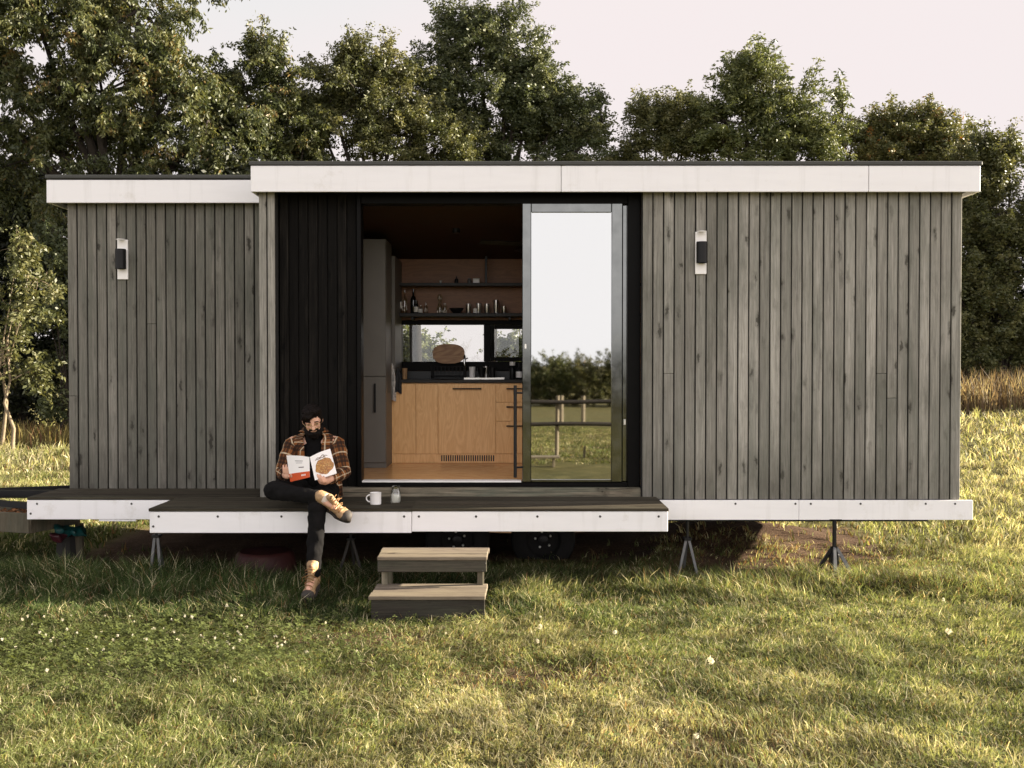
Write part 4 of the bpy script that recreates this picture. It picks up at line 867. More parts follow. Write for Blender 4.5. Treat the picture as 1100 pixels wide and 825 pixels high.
# ------------------------------------------------------------------ wooden steps
S = thing('wooden_steps', 'low two tread wooden steps in the grass before the platform', 'steps', (-0.55, -1.1, h1(-0.55, -1.1)))
def tread(x0, x1, y0, y1, z):
    m = MB(); w_ = (y1-y0)/3
    for i in range(3): m.box(x0+random.uniform(-.006, .004), x1+random.uniform(-.004, .006), y0+i*w_+0.002, y0+(i+1)*w_-0.002, z-0.026, z+random.uniform(-.002, .002), 0.004)
    return build('tread', m, 'tread_wood', S)
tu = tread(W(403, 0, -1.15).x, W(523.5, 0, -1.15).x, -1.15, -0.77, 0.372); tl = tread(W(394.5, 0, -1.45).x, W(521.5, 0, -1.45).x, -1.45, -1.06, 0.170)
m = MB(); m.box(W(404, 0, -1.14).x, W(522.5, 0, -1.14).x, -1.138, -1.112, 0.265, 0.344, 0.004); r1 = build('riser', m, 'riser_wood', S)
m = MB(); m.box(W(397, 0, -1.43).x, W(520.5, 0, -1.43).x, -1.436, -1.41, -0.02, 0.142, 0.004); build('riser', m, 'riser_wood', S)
for px in (411.5, 515.5):
    x = W(px, 0, -1.12).x; m = MB(); m.box(x-0.021, x+0.021, -1.110, -1.065, 0.171, 0.344, 0.004); build('post', m, 'post_wood', S)
    m = MB(); m.box(x-0.021, x+0.021, -0.83, -0.79, -0.04, 0.344, 0.004); build('post', m, 'post_wood', S)
    m = MB(); m.box(x-0.021, x+0.021, -1.40, -1.36, -0.04, 0.143, 0.004); build('post', m, 'post_wood', S)
for px in (405.5, 521): screw(r1, W(px, 0, -1.13).x, -1.138, 0.325, 0.006); screw(r1, W(px-3 if px > 500 else px+5, 0, -1.13).x, -1.138, 0.275, 0.006)

# ------------------------------------------------------------------ mug and jar on the platform
def mug():
    c = W(403.5, 545.5, -0.44); z = ZD; t = thing('mug', 'white enamel mug on the platform edge right of the man', 'mug', (c.x, -0.44, z))
    m = MB(); m.lathe((c.x, -0.44, z), [(0.036, 0.0), (0.041, 0.003), (0.042, 0.012), (0.042, 0.086), (0.0435, 0.089), (0.041, 0.089), (0.040, 0.084), (0.039, 0.01)], 28); build('cup', m, 'white_enamel', t, smooth=50)
    m = MB(); m.tube([(c.x-0.040+0.0, -0.445, z+0.072)] + [(c.x-0.040-0.027*math.sin(a), -0.447, z+0.046+0.026*math.cos(a)) for a in np.linspace(0.2, PI-0.2, 9)] + [(c.x-0.040, -0.445, z+0.020)], 0.0055, 8); build('handle', m, 'white_enamel', t, smooth=60)
mug()
c = W(425, 543, -0.38); t = thing('milk_jar', 'clear glass jar half full of milk beside the white mug', 'jar', (c.x, -0.38, ZD))
m = MB(); m.lathe((c.x, -0.38, ZD), [(0.034, 0), (0.038, 0.006), (0.038, 0.085), (0.031, 0.105), (0.033, 0.128), (0.031, 0.128), (0.029, 0.106), (0.036, 0.084), (0.036, 0.008)], 24); build('jar', m, 'clear_pane', t, smooth=50)
m = MB(); m.lathe((c.x, -0.38, ZD+0.009), [(0.033, 0), (0.0352, 0.004), (0.0352, 0.058), (0.034, 0.06)], 24); build('milk', m, 'milk', t, smooth=50)

# ------------------------------------------------------------------ kitchen
CY = 1.6; zc0 = 0.749; zct = W(0, 408, CY).z
kx0 = W(416, 0, CY).x; kx1 = 1.0
K = thing('kitchen_unit', 'orange plywood kitchen base unit with black handles', 'kitchen unit', ((kx0+kx1)/2, 1.9, zc0))
m = MB(); m.box(kx0, kx1, CY+0.022, 2.195, zc0+0.002, zct-0.03, 0.001); build('carcass', m, 'cabinet_ply', K)
m = MB(); m.box(kx0-0.02, kx1, CY-0.015, 2.185, zct-0.028, zct, 0.003); build('worktop', m, 'worktop', K)
def kz(p): return W(0, p, CY).z
def kx(p): return W(p, 0, CY).x
def handle(parent, x0, x1, z):
    m = MB(); m.tube([(x0, CY-0.028, z), (x1, CY-0.028, z)], 0.0065, 8)
    for x in (x0+0.02, x1-0.02): m.tube([(x, CY-0.028, z), (x, CY+0.002, z)], 0.005, 6)
    build('handle', m, 'black_metal', parent, smooth=40)
for a, b in ((416, 446), (446, 470), (470, 532.5)):
    m = MB(); m.box(kx(a)+0.0015, kx(b)-0.0015, CY, CY+0.02, kz(487.5), kz(412.5), 0.0015); d = build('door', m, 'cabinet_ply', K)
    if a == 470: handle(d, kx(486), kx(517), kz(417.5))
for a, b in ((412.5, 432), (432, 452.5), (452.5, 487.5)):
    m = MB(); m.box(kx(532.5)+0.0015, kx(575), CY, CY+0.02, kz(b)+0.0015, kz(a)-0.0015, 0.0015); d = build('drawer', m, 'cabinet_ply', K); handle(d, kx(544), kx(566), kz(a+5))
for a, b in ((575.5, 620),):
    m = MB(); m.box(kx(a), kx(b), CY, CY+0.02, kz(487.5), kz(412.5), 0.0015); build('door', m, 'cabinet_ply', K)
m = MB(); m.box(kx0, kx1, CY+0.003, CY+0.021, zc0+0.001, kz(487.5)-0.003, 0.001); pl = build('plinth', m, 'cabinet_ply', K)
m = MB()
for i in range(24): x = kx(474)+(kx(530)-kx(474))*i/23; m.box(x-0.006, x+0.006, CY+0.0005, CY+0.006, kz(495.5), kz(489), 0.001)
build('vent_grille', m, 'black_metal', pl)
m = MB(); m.box(kx0+0.02, kx1, 2.186, 2.1985, zct+0.001, KZ0-0.002, 0.001); build('backsplash', m, 'backsplash', K)
# tall cupboard
TX0, TX1, TY = -1.598, W(413.5, 0, 1.1).x, 1.1
T_ = thing('tall_cupboard', 'tall grey two door cupboard at the left of the kitchen', 'cupboard', ((TX0+TX1)/2, 1.4, 0.749))
m = MB(); m.box(TX0, TX1, TY+0.022, CY-0.03, 0.75, 2.79, 0.002); build('carcass', m, 'cupboard_grey', T_)
zs = W(0, 404.5, TY).z
for a, b in ((0.80, zs-0.003), (zs+0.003, 2.785)):
    m = MB(); m.box(TX0+0.002, TX1-0.002, TY, TY+0.02, a, b, 0.003); d = build('door', m, 'cupboard_grey', T_)
    if a < 1: m = MB(); hx = W(402, 0, TY).x; m.box(hx-0.008, hx+0.008, TY-0.03, TY-0.012, W(0, 443, TY).z, W(0, 412, TY).z, 0.004); m.box(hx-.006, hx+.006, TY-.013, TY+.001, W(0, 440, TY).z, W(0, 437, TY).z, .001); m.box(hx-.006, hx+.006, TY-.013, TY+.001, W(0, 418, TY).z, W(0, 415, TY).z, .001); build('handle', m, 'black_metal', d)
U_ = thing('wall_cupboard', 'grey cupboard hung over the left end of the worktop', 'cupboard', (-1.3, 1.9, 1.62))
m = MB(); m.box(-1.59, W(425, 0, 1.7).x, CY, 2.195, W(0, 401, 1.7).z, 2.69, 0.003); build('carcass', m, 'cupboard_grey', U_)
# shelves
SZ = W(0, 336.5, 2.02).z
def shelf(z, y0, th, label, x0, strut=None):
    t = thing('wall_shelf', label, 'shelf', (x0+1.0, 2.1, z)); m = MB(); m.box(x0, 1.4, y0, 2.195, z-th, z, 0.003); build('board', m, 'worktop', t)
    if strut:
        m = MB(); m.box(strut-0.012, strut+0.012, y0+0.02, y0+0.045, z+0.001, 2.73, 0.002); build('strut', m, 'black_metal', t)
    else:
        for x in (x0+0.15, x0+1.1, x0+2.2): m = MB(); m.box(x-0.012, x+0.012, y0+0.04, 2.195, z-th-0.03, z-th-0.001, 0.002); build('bracket', m, 'black_metal', t)
    return t
shelf(SZ, 1.97, 0.034, 'long dark shelf of bottles and cups over the kitchen window', W(425.5, 0, 2.0).x)
SZ2 = W(0, 304, 2.02).z; shelf(SZ2, 1.99, 0.03, 'upper dark shelf hung from the ceiling', W(426, 0, 2.0).x, W(522, 0, 2.01).x)
SY = 2.07
def vessel(name, label, cat, px, toppy, rpx, mat, style='bottle', lab=None, z=None, y=SY, group=None):
    z = SZ if z is None else z; x = W(px, 0, y).x; h = W(0, toppy, y).z - z; r = rpx*(y-CAM.y)/FOC
    if style == 'bottle': prof = [(r*0.9, 0), (r, h*0.03), (r, h*0.55), (r*0.75, h*0.66), (r*0.36, h*0.74), (r*0.34, h*0.95), (r*0.42, h*0.96), (r*0.40, h)]
    elif style == 'cup': prof = [(r*0.85, 0), (r*0.88, h*0.03), (r, h*0.97), (r, h), (r*0.9, h), (r*0.8, h*0.1)]
    elif style == 'jar': prof = [(r*0.9, 0), (r, h*0.06), (r, h*0.68), (r*0.7, h*0.80), (r*0.72, h*0.82), (r*0.72, h)]
    elif style == 'bowl': prof = [(r*0.45, 0), (r*0.5, h*0.08), (r*0.95, h*0.85), (r, h), (r*0.92, h), (r*0.45, h*0.2)]
    elif style == 'carafe': prof = [(r*0.9, 0), (r*1.0, h*0.06), (r*1.0, h*0.25), (r*0.45, h*0.55), (r*0.40, h*0.62), (r*0.75, h*0.74), (r*0.75, h*0.9), (r*0.4, h)]
    t = thing(name, label, cat, (x, y, z), group); m = MB(); m.lathe((x, y, z+0.0005), prof, 18); build('body', m, mat, t, smooth=40)
    if lab: m = MB(); m.lathe((x, y, z+h*lab[0]), [(r*1.01, 0), (r*1.02, 0.001), (r*1.02, h*lab[1]), (r*1.01, h*lab[1]+0.001)], 18); build('label', m, lab[2], t, smooth=40)
GB = 'bottles and cups on the kitchen shelf'
vessel('bottle', 'clear bottle with a pale label at the left end of the shelf', 'bottle', 428, 315, 3.0, 'bottle_clear', 'bottle', (0.25, 0.32, 'label_paper'), group=GB)
vessel('bottle', 'clear unlabelled bottle second from the left on the shelf', 'bottle', 434, 311.5, 3.0, 'bottle_clear', group=GB)
vessel('bottle', 'dark green wine bottle on the kitchen shelf', 'bottle', 443.5, 310.5, 3.2, 'bottle_green', group=GB)
vessel('jar', 'small white labelled jar in front of the dark wine bottle', 'jar', 446.5, 323, 2.4, 'bottle_green', 'jar', (0.1, 0.4, 'label_paper'), y=2.02, group=GB)
vessel('jar', 'lowest pale labelled jar on the left of the shelf', 'jar', 451, 328, 2.4, 'bottle_clear', 'jar', (0.1, 0.45, 'label_paper'), group=GB)
vessel('bottle', 'slim short bottle standing alone on the left half of the shelf', 'bottle', 457, 325, 2.2, 'bottle_clear', group=GB)
vessel('carafe', 'waisted glass carafe in the middle of the shelf', 'carafe', 472, 316, 3.2, 'bottle_clear', 'carafe', group=GB)
vessel('jar', 'little glass jar right of the waisted carafe', 'jar', 477.5, 326, 2.2, 'bottle_clear', 'jar', group=GB)
vessel('bowl', 'dark shallow bowl on the shelf right of the carafe', 'bowl', 490, 331, 8, 'black_metal', 'bowl', group=GB)
vessel('cup', 'steel cup right of the dark bowl', 'cup', 503, 326.5, 3.0, 'steel', 'cup', group=GB)
vessel('cup', 'wide pale cup left of the middle steel cups', 'cup', 510.5, 331.5, 2.6, 'white_ceramic', 'cup', y=2.03, group=GB)
vessel('cup', 'taller steel cup behind the wide pale cup', 'cup', 514, 326, 3.0, 'steel', 'cup', group=GB)
vessel('cup', 'steel cup left of the tallest canister', 'cup', 523, 326.5, 3.0, 'steel', 'cup', group=GB)
vessel('canister', 'tallest steel canister on the right of the shelf', 'canister', 533, 322.5, 3.0, 'steel', 'cup', group=GB)
vessel('cup', 'shortest steel cup at the right end of the shelf', 'cup', 541.5, 329, 2.7, 'steel', 'cup', group=GB)
vessel('jar', 'small grey jar on the upper shelf beside the white tin', 'jar', 504, 299, 2.2, 'galvanised', 'jar', z=SZ2)
vessel('bottle', 'small dark bottle on the upper shelf', 'bottle', 490, 297, 2.0, 'black_metal', 'bottle', z=SZ2)
vessel('pot', 'tiny white pot alone on the upper shelf', 'pot', 473, 301.5, 1.6, 'white_ceramic', 'bowl', z=SZ2)
a = W(511.5, 0, SY).x; t = thing('tin', 'white square tin on the upper shelf', 'tin', (a, SY, SZ2)); m = MB(); m.box(a-0.032, a+0.032, SY-0.02, SY+0.02, SZ2+0.0005, SZ2+0.04, 0.003); build('body', m, 'white_ceramic', t); m = MB(); m.box(a-0.0335, a+0.0335, SY-0.0215, SY+0.0215, SZ2+0.041, SZ2+0.048, 0.003); build('lid', m, 'white_ceramic', t)
# things on the worktop
cx = W(482, 0, 2.1).x; t = thing('dish_rack', 'black wire dish rack on the worktop under the round board', 'dish rack', (cx, 2.03, zct))
m = MB()
for dx in (-0.16, 0.16):
    for yy in (1.93, 2.12): m.tube([(cx+dx, yy, zct+0.001), (cx+dx, yy, zct+0.13)], 0.006, 6)
for yy in (1.93, 2.12):
    for zz in (0.03, 0.125): m.tube([(cx-0.17, yy, zct+zz), (cx+0.17, yy, zct+zz)], 0.005, 6)
for i in range(9): x = cx-0.15+i*0.0375; m.tube([(x, 1.93, zct+0.12), (x, 1.935, zct+0.03), (x, 2.115, zct+0.03), (x, 2.12, zct+0.12)], 0.003, 5)
build('wires', m, 'black_metal', t)
bc = W(482, 379.5, 2.13); out = [Vector((bc.x+0.158*math.copysign(abs(math.cos(a))**0.8, math.cos(a)), 2.115+0.03*(0.095*math.sin(a)), bc.z-0.005+0.097*math.copysign(abs(math.sin(a))**0.75, math.sin(a)))) for a in np.linspace(0, 2*PI, 40)[:-1]]
m = MB(); m.extrude(out, (0, 0.018, 0.0)); tag(build('cutting_board', m, 'cutting_board_wood', None, base=(bc.x, 2.12, bc.z-0.1)), 'oval striped wooden cutting board standing before the kitchen window', 'cutting board')
tx = W(499, 0, 2.1).x; t = thing('tap', 'thin chrome swan neck tap at the sink', 'tap', (tx, 2.1, zct)); m = MB(); zt = W(0, 384, 2.1).z
m.tube([(tx, 2.1, zct+.0005), (tx, 2.1, zt-0.03)] + [(tx-0.0, 2.1-0.05+0.05*math.cos(q), zt-0.03+0.05*math.sin(q)) for q in np.linspace(0.2, PI, 8)] + [(tx, 2.0, zt-0.07)], 0.010, 10); m.lathe((tx, 2.1, zct+0.0005), [(0.024, 0), (0.024, 0.012), (0.012, 0.02)], 16); m.tube([(tx, 2.1, zt-.02), (tx+0.03, 2.09, zt-0.005)], 0.006, 6); build('spout', m, 'chrome', t, smooth=50)
tr0, tr1 = W(499, 0, 1.9).x, W(542, 0, 1.9).x; t = thing('draining_tray', 'pale steel draining tray right of the tap', 'tray', ((tr0+tr1)/2, 1.85, zct)); m = MB(); m.box(tr0, tr1, 1.70, 2.0, zct+0.001, zct+0.012, 0.003); m.box(tr0, tr1, 1.69, 1.699, zct+0.001, zct+0.02, 0.002); m.box(tr0, tr1, 2.001, 2.01, zct+0.001, zct+0.02, 0.002); build('pan', m, 'steel', t)
zt_ = zct+0.013
vessel('glass', 'upturned drinking glass on the tray beside the tap', 'glass', 507, 394, 3.4, 'white_ceramic', 'cup', z=zt_, y=1.9)
vessel('bowl', 'dark bowl drying on the tray', 'bowl', 517, 395, 5.0, 'black_metal', 'bowl', z=zt_, y=1.82)
vessel('cup', 'pale cup behind the dark bowl on the tray', 'cup', 522, 393.5, 3.4, 'steel', 'cup', z=zt_, y=1.93)
vessel('cup', 'dark cup at the right end of the tray', 'cup', 529, 395, 3.2, 'black_metal', 'cup', z=zt_, y=1.88)
vessel('soap_bottle', 'black soap bottle with a white label by the door panel', 'bottle', 558, 390, 3.6, 'black_metal', 'bottle', (0.12, 0.36, 'white_ceramic'), z=zct, y=1.8)
vessel('spray_bottle', 'black spray bottle with pale top left of the soap', 'bottle', 550.5, 388, 3.0, 'black_metal', 'bottle', (0.76, 0.2, 'white_ceramic'), z=zct, y=1.95)
vessel('wooden_cup', 'small wooden cup at the left of the worktop', 'cup', 434, 395.5, 2.8, 'wood_cup', 'cup', z=zct, y=2.0)
# towel and mitt hanging at the end of the worktop
def hang(name, label, px, py0, py1, wpx, yy, mat, cat):
    a = W(px-wpx/2, py0, yy); b = W(px+wpx/2, py1, yy); V = []; F = []; nx, nz = 9, 10
    for j in range(nz+1):
        for i in range(nx+1):
            u = i/nx; v = j/nz; pin = 0.35+0.65*min(1, v*2.2)
            V.append((a.x+(b.x-a.x)*(0.5+(u-0.5)*pin), yy-0.012-0.012*math.sin(u*9+v*2)*(0.4+v), a.z+(b.z-a.z)*v + 0.01*math.sin(u*5)))
    n_ = len(V); V += [(x, y+0.006, z) for x, y, z in V]
    for j in range(nz):
        for i in range(nx):
            q = j*(nx+1)+i; F.append((q, q+1, q+nx+2, q+nx+1)); F.append((n_+q, n_+q+nx+1, n_+q+nx+2, n_+q+1))
    m = MB(); m.add(V, F); o = build(name, m, mat, None, smooth=60, base=(a.x, yy, b.z)); return tag(o, label, cat)
hang('tea_towel', 'pale patterned tea towel hanging at the end of the worktop', 421.5, 391, 430, 8, 1.565, 'towel_cloth', 'towel')
hang('oven_mitt', 'dark oven mitt hanging beside the pale tea towel', 428, 396, 422, 7, 1.575, 'dark_cloth', 'oven mitt')
# ceiling spotlight and fan
c = W(490, 243, 1.1); t = thing('ceiling_spot', 'small black cylinder spotlight on the dark ceiling', 'lamp', (c.x, 1.1, c.z)); m = MB(); m.lathe((c.x, 1.1, c.z-0.06), [(0.03, 0.0), (0.034, 0.0), (0.034, 0.11), (0.02, 0.115), (0.012, 0.13), (0.012, 2.99-0.13-c.z+0.06-0.01)], 18); build('housing', m, 'lamp_black', t, smooth=40)
c = W(585, 263, 1.2); t = thing('ceiling_fan', 'dark ceiling fan with its blade tips left of the door panel', 'fan', (c.x, 1.2, c.z)); m = MB(); m.lathe((c.x, 1.2, c.z-0.04), [(0.05, 0), (0.07, 0.02), (0.07, 0.08), (0.03, 0.1), (0.02, 0.12), (0.02, 2.84-c.z+0.04)], 18); build('motor', m, 'lamp_black', t, smooth=40)
for k in range(4):
    mt = Matrix.Translation((c.x, 1.2, c.z)) @ Matrix.Rotation(R(22+90*k), 4, 'Z') @ Matrix.Rotation(R(14), 4, 'X'); m = MB(); m.box(0.06, 0.62, -0.05, 0.05, -0.004, 0.004, 0.003, mat=mt); build('blade', m, 'lamp_black', t)

# ------------------------------------------------------------------ left side clutter
bx0 = thing('wooden_trough', 'weathered grey wooden trough of dry leaves at the left edge', 'trough', (-4.45, 0.5, h1(-4.45, 0.5)))
c0 = W(27, 555, 0.2); m = MB(); zt = c0.z + 0.03
def plank(a, b, z0, z1, th=0.024): 
    a = Vector(a); b = Vector(b); d = (b-a); L = d.length; ang = math.atan2(d.y, d.x); m = MB(); m.box(0, L, -th/2, th/2, z0, z1, 0.004, mat=Matrix.Translation((a.x, a.y, 0)) @ Matrix.Rotation(ang, 4, 'Z')); return m
A, B_, C_, D_ = (-5.30, 0.62, 0), (-3.84, 0.10, 0), (-3.66, 0.62, 0), (-5.12, 1.15, 0)
for p, q in ((A, B_), (B_, C_), (C_, D_), (D_, A)): build('side_board', plank(p, q, zt-0.15, zt+0.01), 'post_wood', bx0)
m = MB(); m.add([(A[0]+.03, A[1]+.02, zt-0.14), (B_[0]-.01, B_[1]+.03, zt-0.14), (C_[0]-.03, C_[1]-.02, zt-0.14), (D_[0]+.02, D_[1]-.03, zt-0.14), (A[0]+.03, A[1]+.02, zt-0.12), (B_[0]-.01, B_[1]+.03, zt-0.12), (C_[0]-.03, C_[1]-.02, zt-0.12), (D_[0]+.02, D_[1]-.03, zt-0.12)], [(3, 2, 1, 0), (4, 5, 6, 7), (0, 1, 5, 4), (1, 2, 6, 5), (2, 3, 7, 6), (3, 0, 4, 7)]); build('bottom', m, 'rail_dark', bx0)
for p in (A, C_, D_): m = MB(); m.box(p[0]-0.03+(.04 if p in (A, D_) else -.01), p[0]+0.03+(.04 if p in (A, D_) else -.01), p[1]+.0, p[1]+0.05, h1(p[0], p[1])-.03, zt-0.151, 0.004); build('leg', m, 'post_wood', bx0)
def leafpile():
    V = []; F = []
    m = MB()
    for i in range(520):
        s, t_ = random.random(), random.random(); p = Vector(A).lerp(Vector(B_), s*0.92+0.04) + (Vector(D_)-Vector(A))*(t_*0.86+0.07); hz = zt-0.11+0.085*math.sin(PI*t_)*(0.5+0.5*mnoise.noise(p*3)+.3) + random.uniform(0, .02)
        r = Matrix.Rotation(random.uniform(0, 6.28), 3, 'Z') @ Matrix.Rotation(random.gauss(0, .5), 3, 'X'); L = random.uniform(.03, .06)
        m.add([p+Vector((0, 0, hz))+r@Vector(q) for q in ((0, 0, 0), (L*.5, L*.3, .008), (L, 0, 0), (L*.5, -L*.3, .008))], [(0, 1, 2, 3)])
    return tag(build('dry_leaves', m, 'dry_leaf', None, base=(-4.5, 0.6, zt-.1)), 'brown dry leaves heaped in the wooden trough', 'leaves', kind='stuff')
leafpile()
c = W(68, 568, 0.35); gz = h1(c.x, .35); cr = thing('plastic_sheet', 'crumpled teal plastic sheet in the shade under the left end', 'plastic sheet', (c.x, 0.35, gz))
def crumple(cx, cy, z0, rx, rz, seed):
    m = MB(); m.ell((cx, cy, z0), (rx, 0.10, rz), 22, 14)
    m.v = [v + Vector((mnoise.noise(v*14+Vector((seed, 0, 0))), mnoise.noise(v*14+Vector((0, seed, 0))), mnoise.noise(v*14+Vector((0, 0, seed)))))*0.05 for v in m.v]; return m
build('sheet', crumple(c.x, 0.35, c.z-0.01, 0.07, 0.04, 1.0), 'teal_plastic', cr); build('fold', crumple(c.x+0.11, 0.40, c.z-0.03, 0.04, 0.03, 4.0), 'teal_plastic', cr); build('lining', crumple(c.x-0.01, 0.27, c.z-0.045, 0.06, 0.025, 7.0), 'maroon_plastic', cr)
m = MB(); m.tube([(c.x, .4, gz-.02), (c.x, .4, c.z)], [.09, .07], 8); build('bundle', m, 'void_dark', cr)
c = W(285, 600, 0.05); gz = h1(c.x, 0.05); t = thing('plastic_tub', 'dark red upturned plastic tub in the shade under the platform', 'tub', (c.x, 0.05, gz)); m = MB(); hh = W(0, 590, .05).z-gz
m.lathe((c.x, 0.05, gz-0.01), [(0.27, 0), (0.275, 0.03), (0.255, 0.035), (0.225, hh*0.9), (0.20, hh), (0.05, hh+0.005)], 32); build('body', m, 'red_plastic', t, smooth=40)

# ------------------------------------------------------------------ fence and bench behind the camera (mirrored in the door)
FN = thing('rail_fence', 'two rail pasture fence with pale posts mirrored in the door glass', 'fence', (1.0, -9.8, h1(1, -9.8)))
for z in (1.03, 0.63):
    m = MB(); m.tube([(x, -9.8, z + 0.012*math.sin(x*2.1+z*9)) for x in np.linspace(-5, 8, 40)], 0.036, 8); build('rail', m, 'rail_dark', FN, smooth=60)
for x in (-4.2, -1.7, 0.80, 3.3, 5.8): m = MB(); m.tube([(x-.02, -9.86, h1(x, -9.8)-.1), (x, -9.86, 1.13)], 0.034, 10); build('post', m, 'fence_wood', FN, smooth=60)
m = MB(); FN2 = thing('fence_post', 'short pale stake in the grass mirrored low in the door glass', 'post', (1.28, -10.2, h1(1.28, -10.2))); m.tube([(1.28, -10.2, -.1), (1.3, -10.2, .22)], .02, 8); build('stake', m, 'fence_wood', FN2)
for k_, (x, yy) in enumerate(((2.2, -38), (3.2, -38.5))):
    g = h1(x, yy); t = thing('fence_post', ['left', 'right'][k_] + ' one of the two far pale posts mirrored under the wood', 'post', (x, yy, g)); m = MB(); m.tube([(x, yy, g-.1), (x, yy, g+1.2)], .09, 8); build('stake', m, 'fence_wood', t)
bt = thing('bench', 'low pale plank bench mirrored at the bottom of the door glass', 'bench', (0.50, -8.6, h1(.5, -8.6))); m = MB(); m.box(0.12, 0.78, -8.75, -8.5, 0.15, 0.18, 0.004); build('seat', m, 'fence_wood', bt)
for x in (0.2, 0.68): m = MB(); m.box(x-.02, x+.02, -8.68, -8.56, -0.06, 0.149, .003); build('leg', m, 'fence_wood', bt)

# ------------------------------------------------------------------ the man
PM = thing('person', 'bearded man in plaid flannel shirt reading a book on the platform edge', 'person', (-1.49, -0.30, ZD))
V3 = Vector
pel = V3((-1.485, -0.27, 0.735)); waist = V3((-1.487, -0.25, 0.86)); chest = V3((-1.49, -0.27, 1.00)); shl = V3((-1.492, -0.30, 1.105)); neck = V3((-1.493, -0.335, 1.165)); head = V3((-1.490, -0.395, 1.256))
hipL, kneeL, ankL = V3((-1.395, -0.30, 0.725)), V3((-1.375, -0.83, 0.655)), V3((-1.392, -0.905, 0.185))
hipR, kneeR, ankR = V3((-1.575, -0.30, 0.725)), V3((-1.725, -0.68, 0.765)), V3((-1.345, -0.86, 0.735))
shL, elL, wrL = V3((-1.338, -0.30, 1.075)), V3((-1.265, -0.42, 0.868)), V3((-1.318, -0.635, 0.842))
shR, elR, wrR = V3((-1.648, -0.30, 1.075)), V3((-1.712, -0.40, 0.868)), V3((-1.655, -0.565, 0.862))
HM = Matrix.Rotation(R(-7), 3, 'Y') @ Matrix.Rotation(R(10), 3, 'Z') @ Matrix.Rotation(R(31), 3, 'X')   # head: local -Y is the face
HM = HM @ Matrix.Diagonal((0.90, 0.90, 0.88))
def hp(x, y, z): return head + HM @ V3((x, y, z))
b = MB()
b.ell(pel, (0.155, 0.11, 0.10)); b.caps(pel, waist, 0.11, 0.105); b.ell(chest, (0.155, 0.10, 0.15)); b.caps(shL, shR, 0.058, 0.058); b.caps(shl, neck, 0.065, 0.055); b.caps(neck, head + V3((0, 0.01, -0.03)), 0.054, 0.052)
for hip, kn, an in ((hipL, kneeL, ankL), (hipR, kneeR, ankR)): b.caps(hip, kn, 0.075, 0.052); b.caps(kn, an, 0.050, 0.036)
b.caps(ankL, ankL+V3((-0.01, -0.11, -0.062)), 0.034, 0.020); b.caps(ankR, ankR+V3((0.10, -0.03, -0.062)), 0.034, 0.020)
for s_, e_, w__ in ((shL, elL, wrL), (shR, elR, wrR)): b.caps(s_, e_, 0.048, 0.038); b.caps(e_, w__, 0.037, 0.026)
b.ell(hp(0, 0.008, 0.03), (0.074, 0.092, 0.090), 22, 16, HM); b.ell(hp(0, -0.032, -0.045), (0.060, 0.058, 0.068), 18, 12, HM); b.ell(hp(0, -0.055, -0.085), (0.034, 0.030, 0.025), 14, 10, HM)
b.caps(hp(0, -0.084, 0.022), hp(0, -0.106, -0.018), 0.009, 0.014); b.ell(hp(0.014, -0.092, -0.021), (0.008, 0.009, 0.007), 10, 8, HM); b.ell(hp(-0.014, -0.092, -0.021), (0.008, 0.009, 0.007), 10, 8, HM)
b.caps(hp(-0.045, -0.072, 0.030), hp(0.045, -0.072, 0.030), 0.013, 0.013); b.caps(hp(-0.018, -0.083, -0.050), hp(0.018, -0.083, -0.050), 0.008, 0.008)
for s_ in (-1, 1): b.ell(hp(0.077*s_, 0.004, -0.004), (0.010, 0.021, 0.032), 12, 10, HM); b.ell(hp(0.042*s_, -0.062, -0.018), (0.020, 0.018, 0.018), 12, 8, HM)
# left hand (seen at the foot of the spine): palm below the book, fingers over the cover, thumb behind
bookY = -0.70
pal = V3((-1.352, -0.672, 0.832)); b.caps(wrL, pal, 0.026, 0.030); b.ell(V3((-1.362, -0.690, 0.838)), (0.036, 0.022, 0.030))
fb = [V3((-1.388, -0.712, 0.842)), V3((-1.370, -0.722, 0.836)), V3((-1.350, -0.724, 0.832)), V3((-1.331, -0.718, 0.830))]
for i, f0 in enumerate(fb):
    L = (0.052, 0.058, 0.054, 0.044)[i]; d1_ = V3((-0.35, -0.28, 0.80)).normalized(); d2_ = V3((-0.42, 0.05, 0.85)).normalized(); d3_ = V3((-0.38, 0.40, 0.72)).normalized()
    p1 = f0 + d1_*L*0.5; p2 = p1 + d2_*L*0.34; p3 = p2 + d3_*L*0.25
    b.caps(pal.lerp(f0, 0.45), f0, 0.011, 0.0095, 10); b.caps(f0, p1, 0.0092, 0.0082, 10); b.caps(p1, p2, 0.0082, 0.0075, 10); b.caps(p2, p3, 0.0075, 0.0062, 10)
th0 = V3((-1.375, -0.665, 0.845)); b.caps(pal, th0, 0.014, 0.012, 10); b.caps(th0, th0+V3((-0.016, 0.006, 0.032)), 0.011, 0.009, 10); b.caps(th0+V3((-0.016, 0.006, 0.032)), th0+V3((-0.030, -0.002, 0.052)), 0.009, 0.007, 10)
